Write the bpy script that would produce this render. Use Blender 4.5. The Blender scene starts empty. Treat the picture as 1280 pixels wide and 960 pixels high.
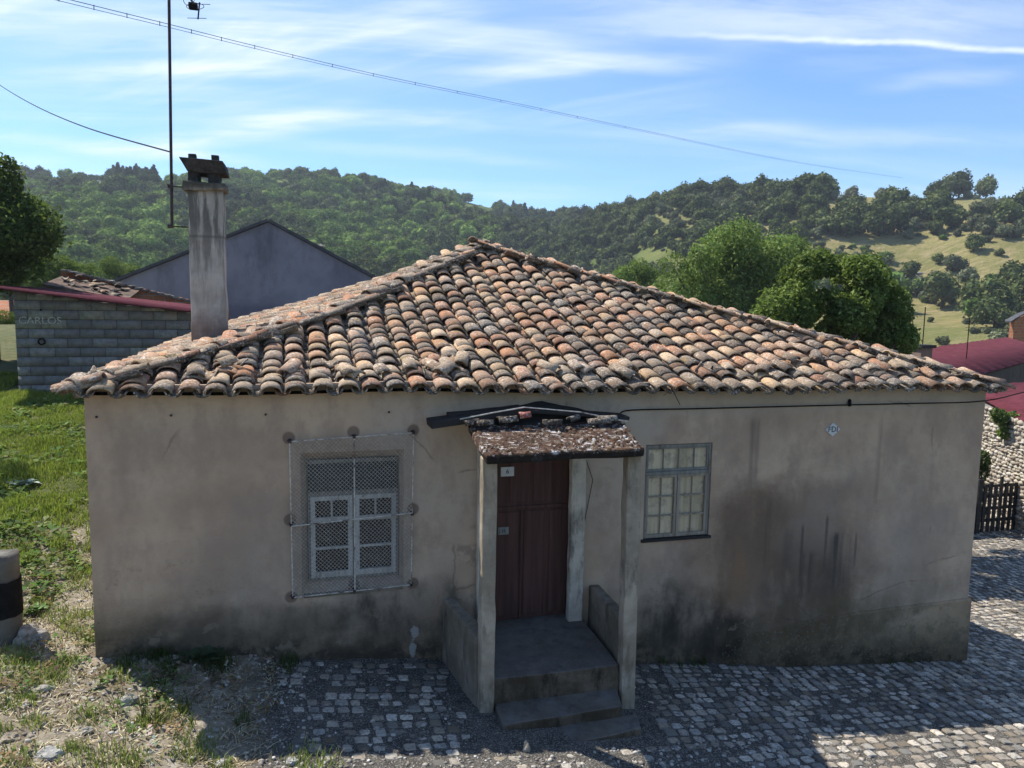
import bpy, bmesh, math, random
import numpy as np
from mathutils import Vector, Matrix, noise as mnoise
random.seed(7); rng = np.random.default_rng(7)
sc = bpy.context.scene
C = sc.collection
# ------------------------------------------------------------------ camera (house frame: x along the front wall, y back, z up)
FPX = 966.0
PITCH = math.atan(110/966); ROLL = math.radians(1.0); YAW = math.radians(-15.7)
CAM = np.array([1.9207, -8.0, 3.56])
def _rot(ax, a):
    c, s = math.cos(a), math.sin(a)
    return np.array({'x': [[1,0,0],[0,c,-s],[0,s,c]], 'z': [[c,-s,0],[s,c,0],[0,0,1]]}[ax])
RC = _rot('z', YAW) @ _rot('x', math.pi/2-PITCH) @ _rot('z', ROLL)
def ray(px, py): return RC @ np.array([(px-640)/FPX, (480-py)/FPX, -1.0])
def PW(px, py, y=0.):            # point of the vertical plane y=const seen at that pixel
    d = ray(px, py); return CAM + d*((8+y)/d[1])
def PZ(px, py, z):
    d = ray(px, py); return CAM + d*((z-CAM[2])/d[2])
def PD(px, py, dist):
    d = ray(px, py); return CAM + d/np.linalg.norm(d)*dist
def proj(P):
    v = (np.atleast_2d(P)-CAM) @ RC
    return 640+FPX*v[:,0]/-v[:,2], 480-FPX*v[:,1]/-v[:,2], -v[:,2]
# ------------------------------------------------------------------ object helpers
def tag(o, label=None, cat=None, group=None, kind=None):
    if label: o['label'] = label
    if cat: o['category'] = cat
    if group: o['group'] = group
    if kind: o['kind'] = kind
    return o
def empty(name, loc=(0,0,0)):
    o = bpy.data.objects.new(name, None); C.objects.link(o); o.location = loc; o.empty_display_size = .1
    return o
def place(o, parent):
    if parent is not None:
        o.parent = parent
        # vertices are written in world coordinates: cancel the parents' offset
        off = Vector((0,0,0)); p = parent
        while p is not None:
            off += Vector(p.location); p = p.parent
        o.location = -off
class MB:
    def __init__(s): s.v=[]; s.f=[]; s.m=[]; s.c=[]
    def add(s, vs, fs, mi=0, col=None):
        b=len(s.v); s.v += [tuple(map(float,v)) for v in vs]
        s.f += [tuple(b+i for i in f) for f in fs]; s.m += [mi]*len(fs); s.c += [col or (1,1,1)]*len(fs)
        return s
    def box(s, lo, hi, mi=0, M=None, jit=0):
        x0,y0,z0=lo; x1,y1,z1=hi
        vs=[Vector(p) for p in ((x0,y0,z0),(x1,y0,z0),(x1,y1,z0),(x0,y1,z0),(x0,y0,z1),(x1,y0,z1),(x1,y1,z1),(x0,y1,z1))]
        if M is not None: vs=[M@v for v in vs]
        if jit: vs=[v+Vector((random.uniform(-jit,jit) for _ in range(3))) for v in vs]
        return s.add(vs,[(0,3,2,1),(4,5,6,7),(0,1,5,4),(1,2,6,5),(2,3,7,6),(3,0,4,7)],mi)
    def tube(s, pts, r, n=6, mi=0, caps=True):
        pts=[Vector(p) for p in pts]; rs=r if isinstance(r,(list,tuple)) else [r]*len(pts)
        rings=[]; up=Vector((0,0,1)); prev=None
        for i,p in enumerate(pts):
            d=(pts[min(i+1,len(pts)-1)]-pts[max(i-1,0)]).normalized()
            a=d.cross(up if abs(d.z)<.95 else Vector((1,0,0))) if prev is None else prev-d*prev.dot(d)
            a.normalize(); prev=a; b=d.cross(a)
            rings.append([p+(a*math.cos(2*math.pi*k/n)+b*math.sin(2*math.pi*k/n))*rs[i] for k in range(n)])
        vs=[v for R_ in rings for v in R_]; fs=[]
        for i in range(len(pts)-1):
            for k in range(n): fs.append((i*n+k,i*n+(k+1)%n,(i+1)*n+(k+1)%n,(i+1)*n+k))
        if caps: fs+= [tuple(range(n))[::-1], tuple((len(pts)-1)*n+k for k in range(n))]
        return s.add(vs,fs,mi)
    def build(s, name, mats, parent=None, bevel=0, smooth=False, seg=2, sub=0, disp=0, dscale=3):
        me=bpy.data.meshes.new(name); me.from_pydata(s.v,[],s.f)
        for m in (mats if isinstance(mats,(list,tuple)) else [mats]): me.materials.append(m)
        me.polygons.foreach_set('material_index', s.m)
        me.update()
        if bevel or sub:
            bm=bmesh.new(); bm.from_mesh(me)
            if bevel:
                bmesh.ops.remove_doubles(bm,verts=bm.verts,dist=1e-5)
                bmesh.ops.bevel(bm,geom=[e for e in bm.edges if len(e.link_faces)==2 and e.calc_face_angle(0)>.5],offset=bevel,segments=seg,affect='EDGES',profile=.5,clamp_overlap=True)
            if sub: bmesh.ops.subdivide_edges(bm,edges=bm.edges[:],cuts=sub,use_grid_fill=True)
            if disp:
                for v in bm.verts:
                    n=mnoise.noise_vector(v.co*dscale)+mnoise.noise_vector(v.co*dscale*3.1)*.5
                    v.co+=n*disp
            bm.normal_update(); bm.to_mesh(me); bm.free()
        if smooth: me.polygons.foreach_set('use_smooth',[True]*len(me.polygons))
        o=bpy.data.objects.new(name,me); C.objects.link(o)
        place(o,parent); return o
def npmesh(name, V, Fq, mat, parent=None, col=None, smooth=False, mi=None):
    """V (n,3); Fq (m,k) constant-size faces; col (m,3) per-face colour"""
    V=np.asarray(V,np.float32); Fq=np.asarray(Fq,np.int32); m,k=Fq.shape
    me=bpy.data.meshes.new(name)
    me.vertices.add(len(V)); me.vertices.foreach_set('co',V.ravel())
    me.loops.add(m*k); me.loops.foreach_set('vertex_index',Fq.ravel())
    me.polygons.add(m); me.polygons.foreach_set('loop_start',np.arange(0,m*k,k,dtype=np.int32)); 
    me.polygons.foreach_set('loop_total',np.full(m,k,np.int32))
    for mm in (mat if isinstance(mat,(list,tuple)) else [mat]): me.materials.append(mm)
    if mi is not None: me.polygons.foreach_set('material_index',np.asarray(mi,np.int32))
    if smooth: me.polygons.foreach_set('use_smooth',np.ones(m,bool))
    me.update(calc_edges=True)
    if col is not None:
        a=me.attributes.new('tint','FLOAT_COLOR','FACE')
        c=np.ones((m,4),np.float32); c[:,:3]=col; a.data.foreach_set('color',c.ravel())
    o=bpy.data.objects.new(name,me)
    C.objects.link(o); place(o,parent); return o
# ------------------------------------------------------------------ material helper
class Mat:
    def __init__(s,name,rough=.9,spec=.2):
        s.m=bpy.data.materials.new(name); s.m.use_nodes=True; s.t=s.m.node_tree; s.n=s.t.nodes; s.l=s.t.links
        s.b=s.n['Principled BSDF']; s.b.inputs['Roughness'].default_value=rough; s.b.inputs['Specular IOR Level'].default_value=spec
        s.out=s.n['Material Output']; s._co=None
    def link(s,a,b): s.l.new(a,b)
    def setin(s,sock,v):
        if hasattr(v,'is_output') or isinstance(v,bpy.types.NodeSocket): s.l.new(v,sock)
        elif isinstance(v,(tuple,list)) and len(v)==3 and sock.type=='RGBA': sock.default_value=(*v,1)
        else: sock.default_value=v
    def co(s):
        if s._co is None:
            g=s.n.new('ShaderNodeNewGeometry'); s._co=g.outputs['Position']
        return s._co
    def obco(s): return s.n.new('ShaderNodeTexCoord').outputs['Object']
    def xyz(s,v=None):
        x=s.n.new('ShaderNodeSeparateXYZ'); s.link(v or s.co(),x.inputs[0]); return x.outputs
    def vec(s,x,y,z):
        c=s.n.new('ShaderNodeCombineXYZ')
        for i,v in enumerate((x,y,z)): s.setin(c.inputs[i],v)
        return c.outputs[0]
    def noise(s,scale=5,detail=4,rough=.6,v=None,stretch=None,dist=0,col=False):
        n=s.n.new('ShaderNodeTexNoise'); n.inputs['Scale'].default_value=scale; n.inputs['Detail'].default_value=detail
        n.inputs['Roughness'].default_value=rough; n.inputs['Distortion'].default_value=dist
        v=v or s.co()
        if stretch:
            mp=s.n.new('ShaderNodeMapping'); mp.inputs['Scale'].default_value=stretch; s.link(v,mp.inputs[0]); v=mp.outputs[0]
        s.link(v,n.inputs['Vector']); return n.outputs['Color' if col else 'Fac']
    def vor(s,scale=5,feature='F1',out='Distance',v=None,rand=1):
        n=s.n.new('ShaderNodeTexVoronoi'); n.feature=feature; n.inputs['Scale'].default_value=scale; n.inputs['Randomness'].default_value=rand
        s.link(v or s.co(),n.inputs['Vector']); return n.outputs[out]
    def math(s,op,a,b=0.,c=0.,clamp=False):
        n=s.n.new('ShaderNodeMath'); n.operation=op; n.use_clamp=clamp
        for i,v in enumerate((a,b,c)):
            s.setin(n.inputs[i],v)
        return n.outputs[0]
    def mul(s,a,b): return s.math('MULTIPLY',a,b)
    def add(s,a,b): return s.math('ADD',a,b)
    def sub(s,a,b): return s.math('SUBTRACT',a,b)
    def ss(s,v,a,b,lo=0.,hi=1.):       # smooth step from a to b
        n=s.n.new('ShaderNodeMapRange'); n.interpolation_type='SMOOTHSTEP'
        s.setin(n.inputs[0],v)
        for i,q in zip((1,2,3,4),(a,b,lo,hi)): s.setin(n.inputs[i],q)
        return n.outputs[0]
    def mix(s,f,a,b,mode='MIX'):
        n=s.n.new('ShaderNodeMix'); n.data_type='RGBA'; n.blend_type=mode
        s.setin(n.inputs[0],f); s.setin(n.inputs[6],a); s.setin(n.inputs[7],b); return n.outputs[2]
    def attr(s,name='tint',out='Color',typ='GEOMETRY'):
        n=s.n.new('ShaderNodeAttribute'); n.attribute_name=name; n.attribute_type=typ; return n.outputs[out]
    def rand(s): return s.n.new('ShaderNodeObjectInfo').outputs['Random']
    def color(s,c): s.setin(s.b.inputs['Base Color'],c); return s
    def rough(s,c): s.setin(s.b.inputs['Roughness'],c); return s
    def bump(s,h,strength=.5,dist=.01,chain=True):
        n=s.n.new('ShaderNodeBump'); n.inputs['Strength'].default_value=strength; n.inputs['Distance'].default_value=dist
        s.setin(n.inputs['Height'],h)
        if s.b.inputs['Normal'].is_linked: s.link(s.b.inputs['Normal'].links[0].from_socket,n.inputs['Normal'])
        s.link(n.outputs[0],s.b.inputs['Normal']); return s
    def translucent(s,amount,c):
        t=s.n.new('ShaderNodeBsdfTranslucent'); s.setin(t.inputs[0],c)
        x=s.n.new('ShaderNodeMixShader'); x.inputs[0].default_value=amount
        s.link(s.b.outputs[0],x.inputs[1]); s.link(t.outputs[0],x.inputs[2]); s.link(x.outputs[0],s.out.inputs[0]); return s
def simple(name,col,var=.25,scale=8,rough=.85,spec=.2,bump=.3,bd=.004,metal=0,dirt=None,detail=5):
    m=Mat(name,rough,spec); n=m.noise(scale,detail)
    lo=tuple(c*(1-var) for c in col); hi=tuple(min(1,c*(1+var)) for c in col)
    c=m.mix(m.ss(n,.3,.7),lo,hi)
    if dirt: c=m.mix(m.ss(m.noise(scale*.35,6,.7),.5,.68),c,dirt)
    m.color(c); m.b.inputs['Metallic'].default_value=metal
    if bump: m.bump(m.noise(scale*6,4),bump,bd)
    return m.m
MAT={}
# house plaster: warm grey render with damp band, stains, drips (all fixed to the wall)
def plaster(foot=False):
    m=Mat('footing_render' if foot else 'plaster',.92,.15); x,y,z=m.xyz()
    base=m.mix(m.ss(m.noise(1.1,5,.55),.3,.7),(.36,.262,.178),(.50,.38,.262))
    base=m.mix(m.ss(m.noise(.6,3,.5,stretch=(1,1,.5)),.45,.7),base,(.42,.345,.26))
    base=m.mix(m.mul(m.ss(m.noise(7,6,.7),.5,.75),.35),base,(.29,.205,.135))
    base=m.mix(m.mul(m.ss(m.noise(2.1,6,.7,stretch=(1,1,.6)),.45,.64),.6),base,(.30,.225,.165))
    # height above the falling ground line
    h=m.add(z,m.mul(x,.122)); h=m.add(h,m.mul(m.sub(m.noise(2.3,5,.7),.5),.55))
    damp=m.ss(h,.75,.12)
    damp2=m.ss(h,.42,.05)
    base=m.mix(m.mul(damp,.85),base,(.15,.115,.07))
    base=m.mix(m.mul(damp2,m.ss(m.noise(2.2,6,.75),.40,.58,.1,.95)),base,(.045,.037,.026))
    def blob(cx,cz,rx,rz,col,amt,lo=.4,hi=.62,ns=1.6,st=(1,1,.45)):
        nonlocal base
        dx=m.math('DIVIDE',m.sub(x,cx),rx); dz=m.math('DIVIDE',m.sub(z,cz),rz)
        r=m.math('SQRT',m.add(m.mul(dx,dx),m.mul(dz,dz)))
        r=m.add(r,m.mul(m.sub(m.noise(ns*1.4,5,.65),.5),1.1))
        f=m.mul(m.mul(m.ss(r,1.05,.45),m.ss(m.noise(ns,6,.65,stretch=st),lo,hi,.35,1)),amt)
        base=m.mix(f,base,col)
    blob(7.65,.25,1.65,1.5,(.19,.135,.09),.95,lo=.3,hi=.52)
    blob(7.3,.75,.75,.7,(.15,.105,.07),.8,ns=2.2)
    blob(8.1,-.05,.8,.95,(.10,.075,.055),.85)
    blob(7.0,-.55,.8,.4,(.04,.033,.024),1.0)
    blob(8.4,-.45,1.6,.4,(.12,.09,.05),.8)
    blob(1.4,.18,1.3,.28,(.09,.07,.05),.8)
    blob(9.6,-.15,1.1,.4,(.22,.17,.11),.6)
    blob(6.9,.2,.5,.5,(.25,.155,.085),.6)
    blob(3.05,.18,.95,.42,(.05,.043,.032),1.0)
    blob(6.3,-.25,.8,.55,(.05,.044,.033),1.0)
    blob(8.9,.9,1.6,.9,(.31,.25,.19),.5)
    blob(9.9,.55,.7,.55,(.27,.225,.175),.55)
    blob(1.6,1.0,1.1,.8,(.29,.225,.165),.55)
    blob(.9,2.1,1.2,.4,(.27,.20,.14),.45)
    blob(7.4,2.0,.35,.5,(.25,.185,.13),.5)
    # drips
    st=m.noise(9,3,.6,stretch=(1,1,.045))
    for cx,w,z0,z1,a in ((7.95,.03,-.1,.85,.7),(7.45,.05,.2,1.2,.5),(8.3,.03,.0,.95,.7),(8.75,.025,.1,.7,.6),(8.45,.05,-.25,.72,.85),(8.5,.22,-.2,.7,.5),(8.05,.13,-.3,.5,.7),(7.75,.1,.1,.8,.4),(8.62,.05,-.3,.3,.7),(7.2,.09,1.2,2.2,.45),(9.0,.05,.9,2.2,.25)):
        f=m.mul(m.ss(m.math('ABSOLUTE',m.sub(x,cx)),w,w*.35),m.mul(m.ss(z,z0,z0+.3),m.ss(z,z1,z1-.12)))
        base=m.mix(m.mul(m.mul(f,m.ss(st,.38,.6)),a),base,(.07,.06,.05))
    # rust rings where the grille is fixed
    for gx in (1.84,2.48,3.10):
        for gz in (.43,1.25,2.1):
            if gx==2.48 and gz==1.25: continue
            dx=m.sub(x,gx); dz=m.sub(z,gz+(.04 if gx>2 else 0))
            r=m.math('SQRT',m.add(m.mul(dx,dx),m.mul(dz,dz)))
            base=m.mix(m.mul(m.ss(r,.075,.05),.72),base,(.12,.08,.06))
    # strip of bare beige render under the eave
    base=m.mix(m.mul(m.ss(m.add(z,m.mul(m.noise(3,3),.05)),2.17,2.30),m.mul(m.ss(x,5.6,6.),.4)),base,(.35,.31,.24))
    # bleached patch by the porch
    for px_,pz_,rx,rz in ((3.12,-.07,.05,.08),(3.10,-.27,.04,.11)):
        dx=m.math('DIVIDE',m.sub(x,px_),rx); dz=m.math('DIVIDE',m.sub(z,pz_),rz)
        r=m.add(m.math('SQRT',m.add(m.mul(dx,dx),m.mul(dz,dz))),m.mul(m.noise(14,6,.8),2.2))
        base=m.mix(m.mul(m.ss(r,2.1,1.8),.75),base,(.38,.36,.32))
    # gentle horizontal streak of mould speckle
    base=m.mix(m.mul(m.ss(m.noise(38,3,.7),.62,.72),m.ss(h,1.4,.3)),base,(.05,.045,.035))
    base=m.mix(1.0,base,(1.17,1.13,1.13),'MULTIPLY')
    ed=m.vor(.55,'DISTANCE_TO_EDGE','Distance',v=m.mix(.12,m.co(),m.noise(3,5,.7,col=True))); base=m.mix(m.mul(m.ss(ed,.007,.001),m.ss(m.noise(.9,3),.54,.60,0,.4)),base,(.09,.07,.055))
    fl=m.mul(m.ss(m.noise(3.1,8,.72),.60,.612),m.ss(h,1.3,.5)); base=m.mix(m.mul(fl,.6),base,(.25,.19,.13))
    if foot: base=m.mix(1.0,base,(.80,.77,.68),'MULTIPLY'); base=m.mix(m.mul(m.ss(m.noise(30,5,.75),.55,.66),.45),base,(.36,.32,.25)); base=m.mix(m.mul(m.ss(m.noise(5,6,.7),.5,.62),.5),base,(.12,.10,.065))
    m.color(base)
    m.bump(m.noise(2.6,4,.55,stretch=(1,1,1.6)),.8,.035); m.bump(m.noise(45,5,.7),.35,.006); m.bump(m.noise(9,4,.6),.35,.012)
    return m.m
MAT['plaster']=plaster()
def tilemat(name='roof_tile'):
    m=Mat(name,.9,.2); c=m.attr('tint'); n1=m.noise(14,5,.7); n2=m.noise(34,5,.75); n3=m.noise(5,4,.6)
    c=m.mix(1.0,c,(1.05,.85,.65),'MULTIPLY'); c=m.mix(m.mul(m.ss(m.noise(75,3,.8),.52,.60),.55),c,(.07,.06,.05)); c=m.mix(m.mul(m.ss(m.noise(58,4,.8),.56,.63),.6),c,(.55,.48,.40)); c=m.mix(m.ss(n1,.38,.7,0,.5),c,m.mix(.5,c,(.15,.11,.085)))
    c=m.mix(m.mul(m.ss(n2,.50,.62),m.ss(n3,.40,.60,.1,.95)),c,(.66,.56,.45))
    c=m.mix(m.mul(m.ss(m.noise(24,6,.75),.54,.63),.8),c,(.05,.043,.037))
    c=m.mix(m.mul(m.ss(m.noise(2.4,3,.6),.64,.72),m.ss(n2,.4,.6)),c,(.30,.20,.05))
    c=m.mix(m.mul(m.ss(m.noise(1.3,6,.7),.50,.66),.55),c,m.mix(m.ss(n2,.42,.58),(.14,.12,.10),(.50,.44,.36))); c=m.mix(m.mul(m.ss(m.noise(1.9,6,.75),.56,.68),.5),c,(.10,.088,.072)); m.color(c); m.bump(n2,.5,.006); m.bump(n1,.4,.01); return m.m
MAT['tile']=tilemat()
MAT['underlay']=simple('dark_underlay',(.02,.018,.015),bump=0)
MAT['mortar']=simple('old_mortar',(.24,.22,.19),.4,9,bump=.8,bd=.02,dirt=(.06,.055,.045))
def concrete(name,col,moss=.0,lich=.3,dark=.4,mosscol=(.12,.085,.04)):
    m=Mat(name,.93,.15); n=m.noise(3,6,.65)
    c=m.mix(m.ss(n,.3,.7),tuple(q*.72 for q in col),tuple(q*1.2 for q in col))
    c=m.mix(m.mul(m.ss(m.noise(6,6,.7,stretch=(1,1,.3)),.48,.66),dark),c,tuple(q*.18 for q in col))
    c=m.mix(m.mul(m.ss(m.noise(26,5,.7),.55,.66),lich),c,(.46,.44,.38))
    if moss: c=m.mix(m.mul(m.ss(m.noise(2.0,5,.7),.38,.62),moss),c,mosscol)
    m.color(c); m.bump(m.noise(60,4,.7),.5,.006); m.bump(n,.4,.02); return m.m
MAT['concrete']=concrete('porch_concrete',(.15,.135,.12),.25,.08,.4)
MAT['riser']=concrete('stained_riser',(.15,.115,.08),.8,.1,.9,(.05,.035,.02))
MAT['post']=concrete('post_concrete',(.40,.335,.25),.3,.35,.55,(.23,.16,.08))
MAT['pilaster']=concrete('whitewashed_pilaster',(.54,.47,.37),0,.7,.75)
MAT['parapet']=concrete('parapet_concrete',(.24,.20,.15),.35,.12,.6,(.09,.075,.04))
MAT['chimney']=None
def canopymat():
    m=Mat('mossy_slab',.95,.1); n=m.noise(4,6,.7)
    c=m.mix(m.ss(n,.35,.62),(.125,.07,.042),(.08,.048,.036))
    c=m.mix(m.ss(m.noise(9,5,.7),.5,.62),c,(.07,.045,.03))
    c=m.mix(m.ss(m.noise(18,6,.75),.53,.62),c,(.34,.29,.22))
    c=m.mix(m.ss(m.add(m.noise(12,6,.75),m.mul(m.noise(3,2),.25)),.70,.76),c,(.62,.58,.55))
    x,y,z=m.xyz()
    c=m.mix(m.mul(m.ss(m.add(z,m.mul(m.sub(m.noise(9),.5),.03)),2.108,2.088),.92),c,(.025,.02,.016))   # much darker along the front edge
    m.color(c); m.bump(m.noise(26,6,.8),1,.03); return m.m
MAT['slab']=canopymat()
def chimmat():
    m=Mat('chimney_render',.92,.15); x,y,z=m.xyz()
    c=m.mix(m.ss(m.noise(2.5,5,.6),.35,.7),(.36,.325,.28),(.52,.475,.41))
    st=m.noise(7,4,.65,stretch=(1,1,.12))
    c=m.mix(m.mul(m.ss(st,.46,.62),m.ss(m.add(z,m.mul(m.noise(3),1.2)),3.6,5.8,.25,.9)),c,(.085,.08,.07))
    c=m.mix(m.mul(m.ss(m.add(z,m.mul(m.noise(5),.5)),3.55,3.05),.75),c,(.15,.08,.05))
    c=m.mix(m.ss(m.add(z,m.mul(m.noise(6),.3)),5.05,5.28),c,(.08,.075,.06))
    c=m.mix(m.mul(m.ss(m.math('ABSOLUTE',m.sub(z,4.35)),.03,.01),.5),c,(.1,.09,.08))
    m.color(c); m.bump(m.noise(40,5,.7),.5,.01); m.bump(m.noise(5,4),.4,.02); return m.m
MAT['chimney']=chimmat()
MAT['dark_stone']=simple('soot_dark_stone',(.045,.042,.04),.4,12,bump=.7,bd=.01)
MAT['rust']=simple('dark_rusty_steel',(.045,.03,.028),.4,20,.7,.4,bump=.3)
MAT['galv']=simple('weathered_wire',(.46,.42,.36),.25,30,.5,.5,bump=0,metal=.3)
MAT['rod']=simple('pale_rusty_rod',(.55,.50,.43),.35,20,.6,.4,bump=0,dirt=(.10,.045,.03))
def woodmat(name,col,peel=None,grain=(1,1,.05),sc=18):
    m=Mat(name,.75,.3); g=m.noise(sc,5,.7,stretch=grain)
    c=m.mix(m.ss(g,.3,.7),tuple(q*.65 for q in col),tuple(min(1,q*1.2) for q in col))
    if peel: c=m.mix(m.mul(m.ss(m.noise(11,6,.75,stretch=(1,1,.4)),.55,.65),.8),c,peel)
    m.color(c); m.bump(g,.4,.004); return m.m
MAT['door']=woodmat('brown_door_paint',(.098,.044,.033),None)
MAT['door_dark']=woodmat('dark_door_paint',(.045,.024,.02),None)
MAT['oldwood']=woodmat('weathered_black_wood',(.03,.027,.025),None,(.05,1,1))
MAT['whitewood']=woodmat('worn_white_paint',(.56,.54,.49),(.24,.20,.15))
MAT['greywood']=woodmat('worn_grey_paint',(.24,.225,.19),(.12,.10,.08))
MAT['creamwood']=woodmat('worn_cream_paint',(.33,.275,.21),(.13,.11,.085))
MAT['shutter']=woodmat('dark_green_shutter',(.055,.065,.06),(.10,.10,.085),(.05,1,1))
def glass():
    m=Mat('dusty_glass',.12,.5); c=m.mix(m.ss(m.noise(5,5,.7),.4,.7),(.012,.013,.016),(.035,.036,.036)); m.color(c); m.rough(m.ss(m.noise(9,4),.3,.7,.1,.35)); return m.m
MAT['glass']=glass()
def curtain():
    m=Mat('curtained_pane',.35,.5); g=m.noise(9,3,.5,stretch=(1.2,1,.08))
    c=m.mix(m.ss(g,.3,.7),(.38,.30,.185),(.66,.54,.36)); c=m.mix(m.mul(m.ss(m.noise(6,5,.7),.5,.7),.6),c,(.13,.12,.10)); m.color(c); return m.m
MAT['curtain']=curtain()
MAT['white']=simple('white_enamel',(.62,.61,.58),.08,20,.4,.5,bump=0)
MAT['black']=simple('black_plastic',(.012,.012,.012),.3,20,.85,.08,bump=0)
MAT['grey_paint']=simple('grey_letter_paint',(.25,.25,.22),.2,20,bump=0)
HAZE=0.0003
# ------------------------------------------------------------------ text as mesh data
def text_geo(txt, size, origin, right=(1,0,0), up=(0,0,1), ext=.002):
    cu=bpy.data.curves.new('t','FONT'); cu.body=txt; cu.size=size; cu.extrude=ext; cu.resolution_u=3
    cu.align_x='CENTER'; cu.align_y='CENTER'
    ob=bpy.data.objects.new('t',cu); me=bpy.data.meshes.new_from_object(ob)
    r=Vector(right); u=Vector(up); n=r.cross(u); o=Vector(origin)
    vs=[o+r*v.co.x+u*v.co.y+n*v.co.z for v in me.vertices]; fs=[tuple(p.vertices) for p in me.polygons]
    bpy.data.objects.remove(ob); bpy.data.curves.remove(cu); bpy.data.meshes.remove(me)
    return vs,fs
# ------------------------------------------------------------------ the house
WX=10.62; WD=10.2
house=empty('village_house',(0,0,0))
tag(house,'low old house with grey render, clay tiled hip roof and small front porch','house')
def ztop(x): return 2.56-.011*x
def front_wall():
    ops=[(1.95,3.0,.44,1.94),(3.97,4.93,-1.0,2.0),(5.785,6.64,.76,1.885)]
    xs=sorted({0,WX,*[o[0] for o in ops],*[o[1] for o in ops],*np.arange(.5,WX,.5).round(3)}); 
    zs=sorted({-2.3,2.6,*[o[2] for o in ops],*[o[3] for o in ops],*np.arange(-2,2.5,.5)})
    m=MB(); 
    for i in range(len(xs)-1):
        for j in range(len(zs)-1):
            cx=(xs[i]+xs[i+1])/2; cz=(zs[j]+zs[j+1])/2
            if any(o[0]<cx<o[1] and o[2]<cz<o[3] for o in ops): continue
            Z=lambda x,z: ztop(x) if z>2.59 else z
            a,b,c,d=zs[j],zs[j],zs[j+1],zs[j+1]
            m.add([(xs[i],0,Z(xs[i],a)),(xs[i+1],0,Z(xs[i+1],b)),(xs[i+1],0,Z(xs[i+1],c)),(xs[i],0,Z(xs[i],d))],[(0,1,2,3)])
    def reveal(o,inn,y):
        a=[(o[0],o[2]),(o[1],o[2]),(o[1],o[3]),(o[0],o[3])]; b=[(inn[0],inn[2]),(inn[1],inn[2]),(inn[1],inn[3]),(inn[0],inn[3])]
        for k in range(4):
            p,q=a[k],a[(k+1)%4]; r,s=b[(k+1)%4],b[k]
            m.add([(p[0],0,p[1]),(q[0],0,q[1]),(r[0],y,r[1]),(s[0],y,s[1])],[(3,2,1,0)])
    reveal(ops[0],(2.02,2.955,.545,1.84),.15)
    reveal(ops[1],ops[1],.14); reveal(ops[2],(5.79,6.635,.765,1.88),.06)
    # side and rear walls
    m.add([(0,0,-2.3),(0,WD,-2.3),(0,WD,2.5),(0,0,ztop(0))],[(0,3,2,1)][::1])
    m.add([(WX,0,-2.3),(WX,WD,-2.3),(WX,WD,2.42),(WX,0,ztop(WX))],[(0,1,2,3)])
    m.add([(0,WD,-2.3),(WX,WD,-2.3),(WX,WD,2.42),(0,WD,2.5)],[(0,3,2,1)])
    o=m.build('wall',MAT['plaster'],house)
    bm=bmesh.new(); bm.from_mesh(o.data); bmesh.ops.remove_doubles(bm,verts=bm.verts,dist=.0005); bmesh.ops.recalc_face_normals(bm,faces=bm.faces); bm.to_mesh(o.data); bm.free()
    return o
wall=front_wall()
# footing that steps proud of the render at the low corner, with its ragged upper edge
def footing():
    xs=np.linspace(6.9,WX+.03,70); m=MB(); vs=[]
    for i,x in enumerate(xs):
        t=min(1,(x-6.9)/2.2); top=-.40+.012*(x-9)-.18*(1-t)**2+ .010*mnoise.noise(Vector((x*6,0,0)))+.018*mnoise.noise(Vector((x*1.7,3,0)))
        pr=.004+.026*t
        vs+= [(x,-pr-.02,-2.3),(x,-pr-.008*mnoise.noise(Vector((x*3,1,0))),top-.025),(x,-pr*.5,top-.004),(x,.003,top)]
    n=len(xs); fs=[]
    for i in range(n-1):
        for k in range(3): fs.append((i*4+k,(i+1)*4+k,(i+1)*4+k+1,i*4+k+1))
    m.add(vs,fs); 
    m.add([(WX+.03,-.05,-2.3),(WX+.03,3,-2.3),(WX+.03,3,-.39),(WX+.03,-.03,-.39)],[(0,1,2,3)])
    return m.build('footing',MAT['foot'],wall)
MAT['foot']=plaster(True); footing()
# ------------------------------------------------------------------ roof
X0,X1,Y0,Y1=-.15,10.84,-.2,10.4; AX,AY,AZ=5.0,5.1,4.35
def zE(x): return 2.57-.0115*x
def rt(x,y): return (y-Y0)/(AY-Y0),(Y1-y)/(Y1-AY),(x-X0)/(AX-X0),(X1-x)/(X1-AX)
def zroof(x,y):
    t=max(-.05,min(rt(x,y))); fx_=min(1,max(0,(x-2.2)/4)); fy_=min(1,max(0,(y-3)/4)); a_=.58+.26*max(fx_,fy_); g=t*(a_+(1-a_)*t)
    sag=.03*mnoise.noise(Vector((x*.5,y*.5,4)))
    return zE(x)+(AZ-zE(x))*g+sag
tV=[];tF=[];tC=[];nV=0
PAL=[((.38,.205,.115),1.3),((.33,.185,.12),1.7),((.29,.19,.13),1.7),((.44,.29,.18),1.5),((.25,.20,.16),1.7),((.47,.38,.27),1.5),((.17,.15,.13),1.2),((.36,.26,.20),1.9),((.10,.088,.077),.6),((.50,.43,.34),.8)]
PAL_DARK=.55
PALW=np.array([p[1] for p in PAL]); PALW/=PALW.sum()
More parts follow.
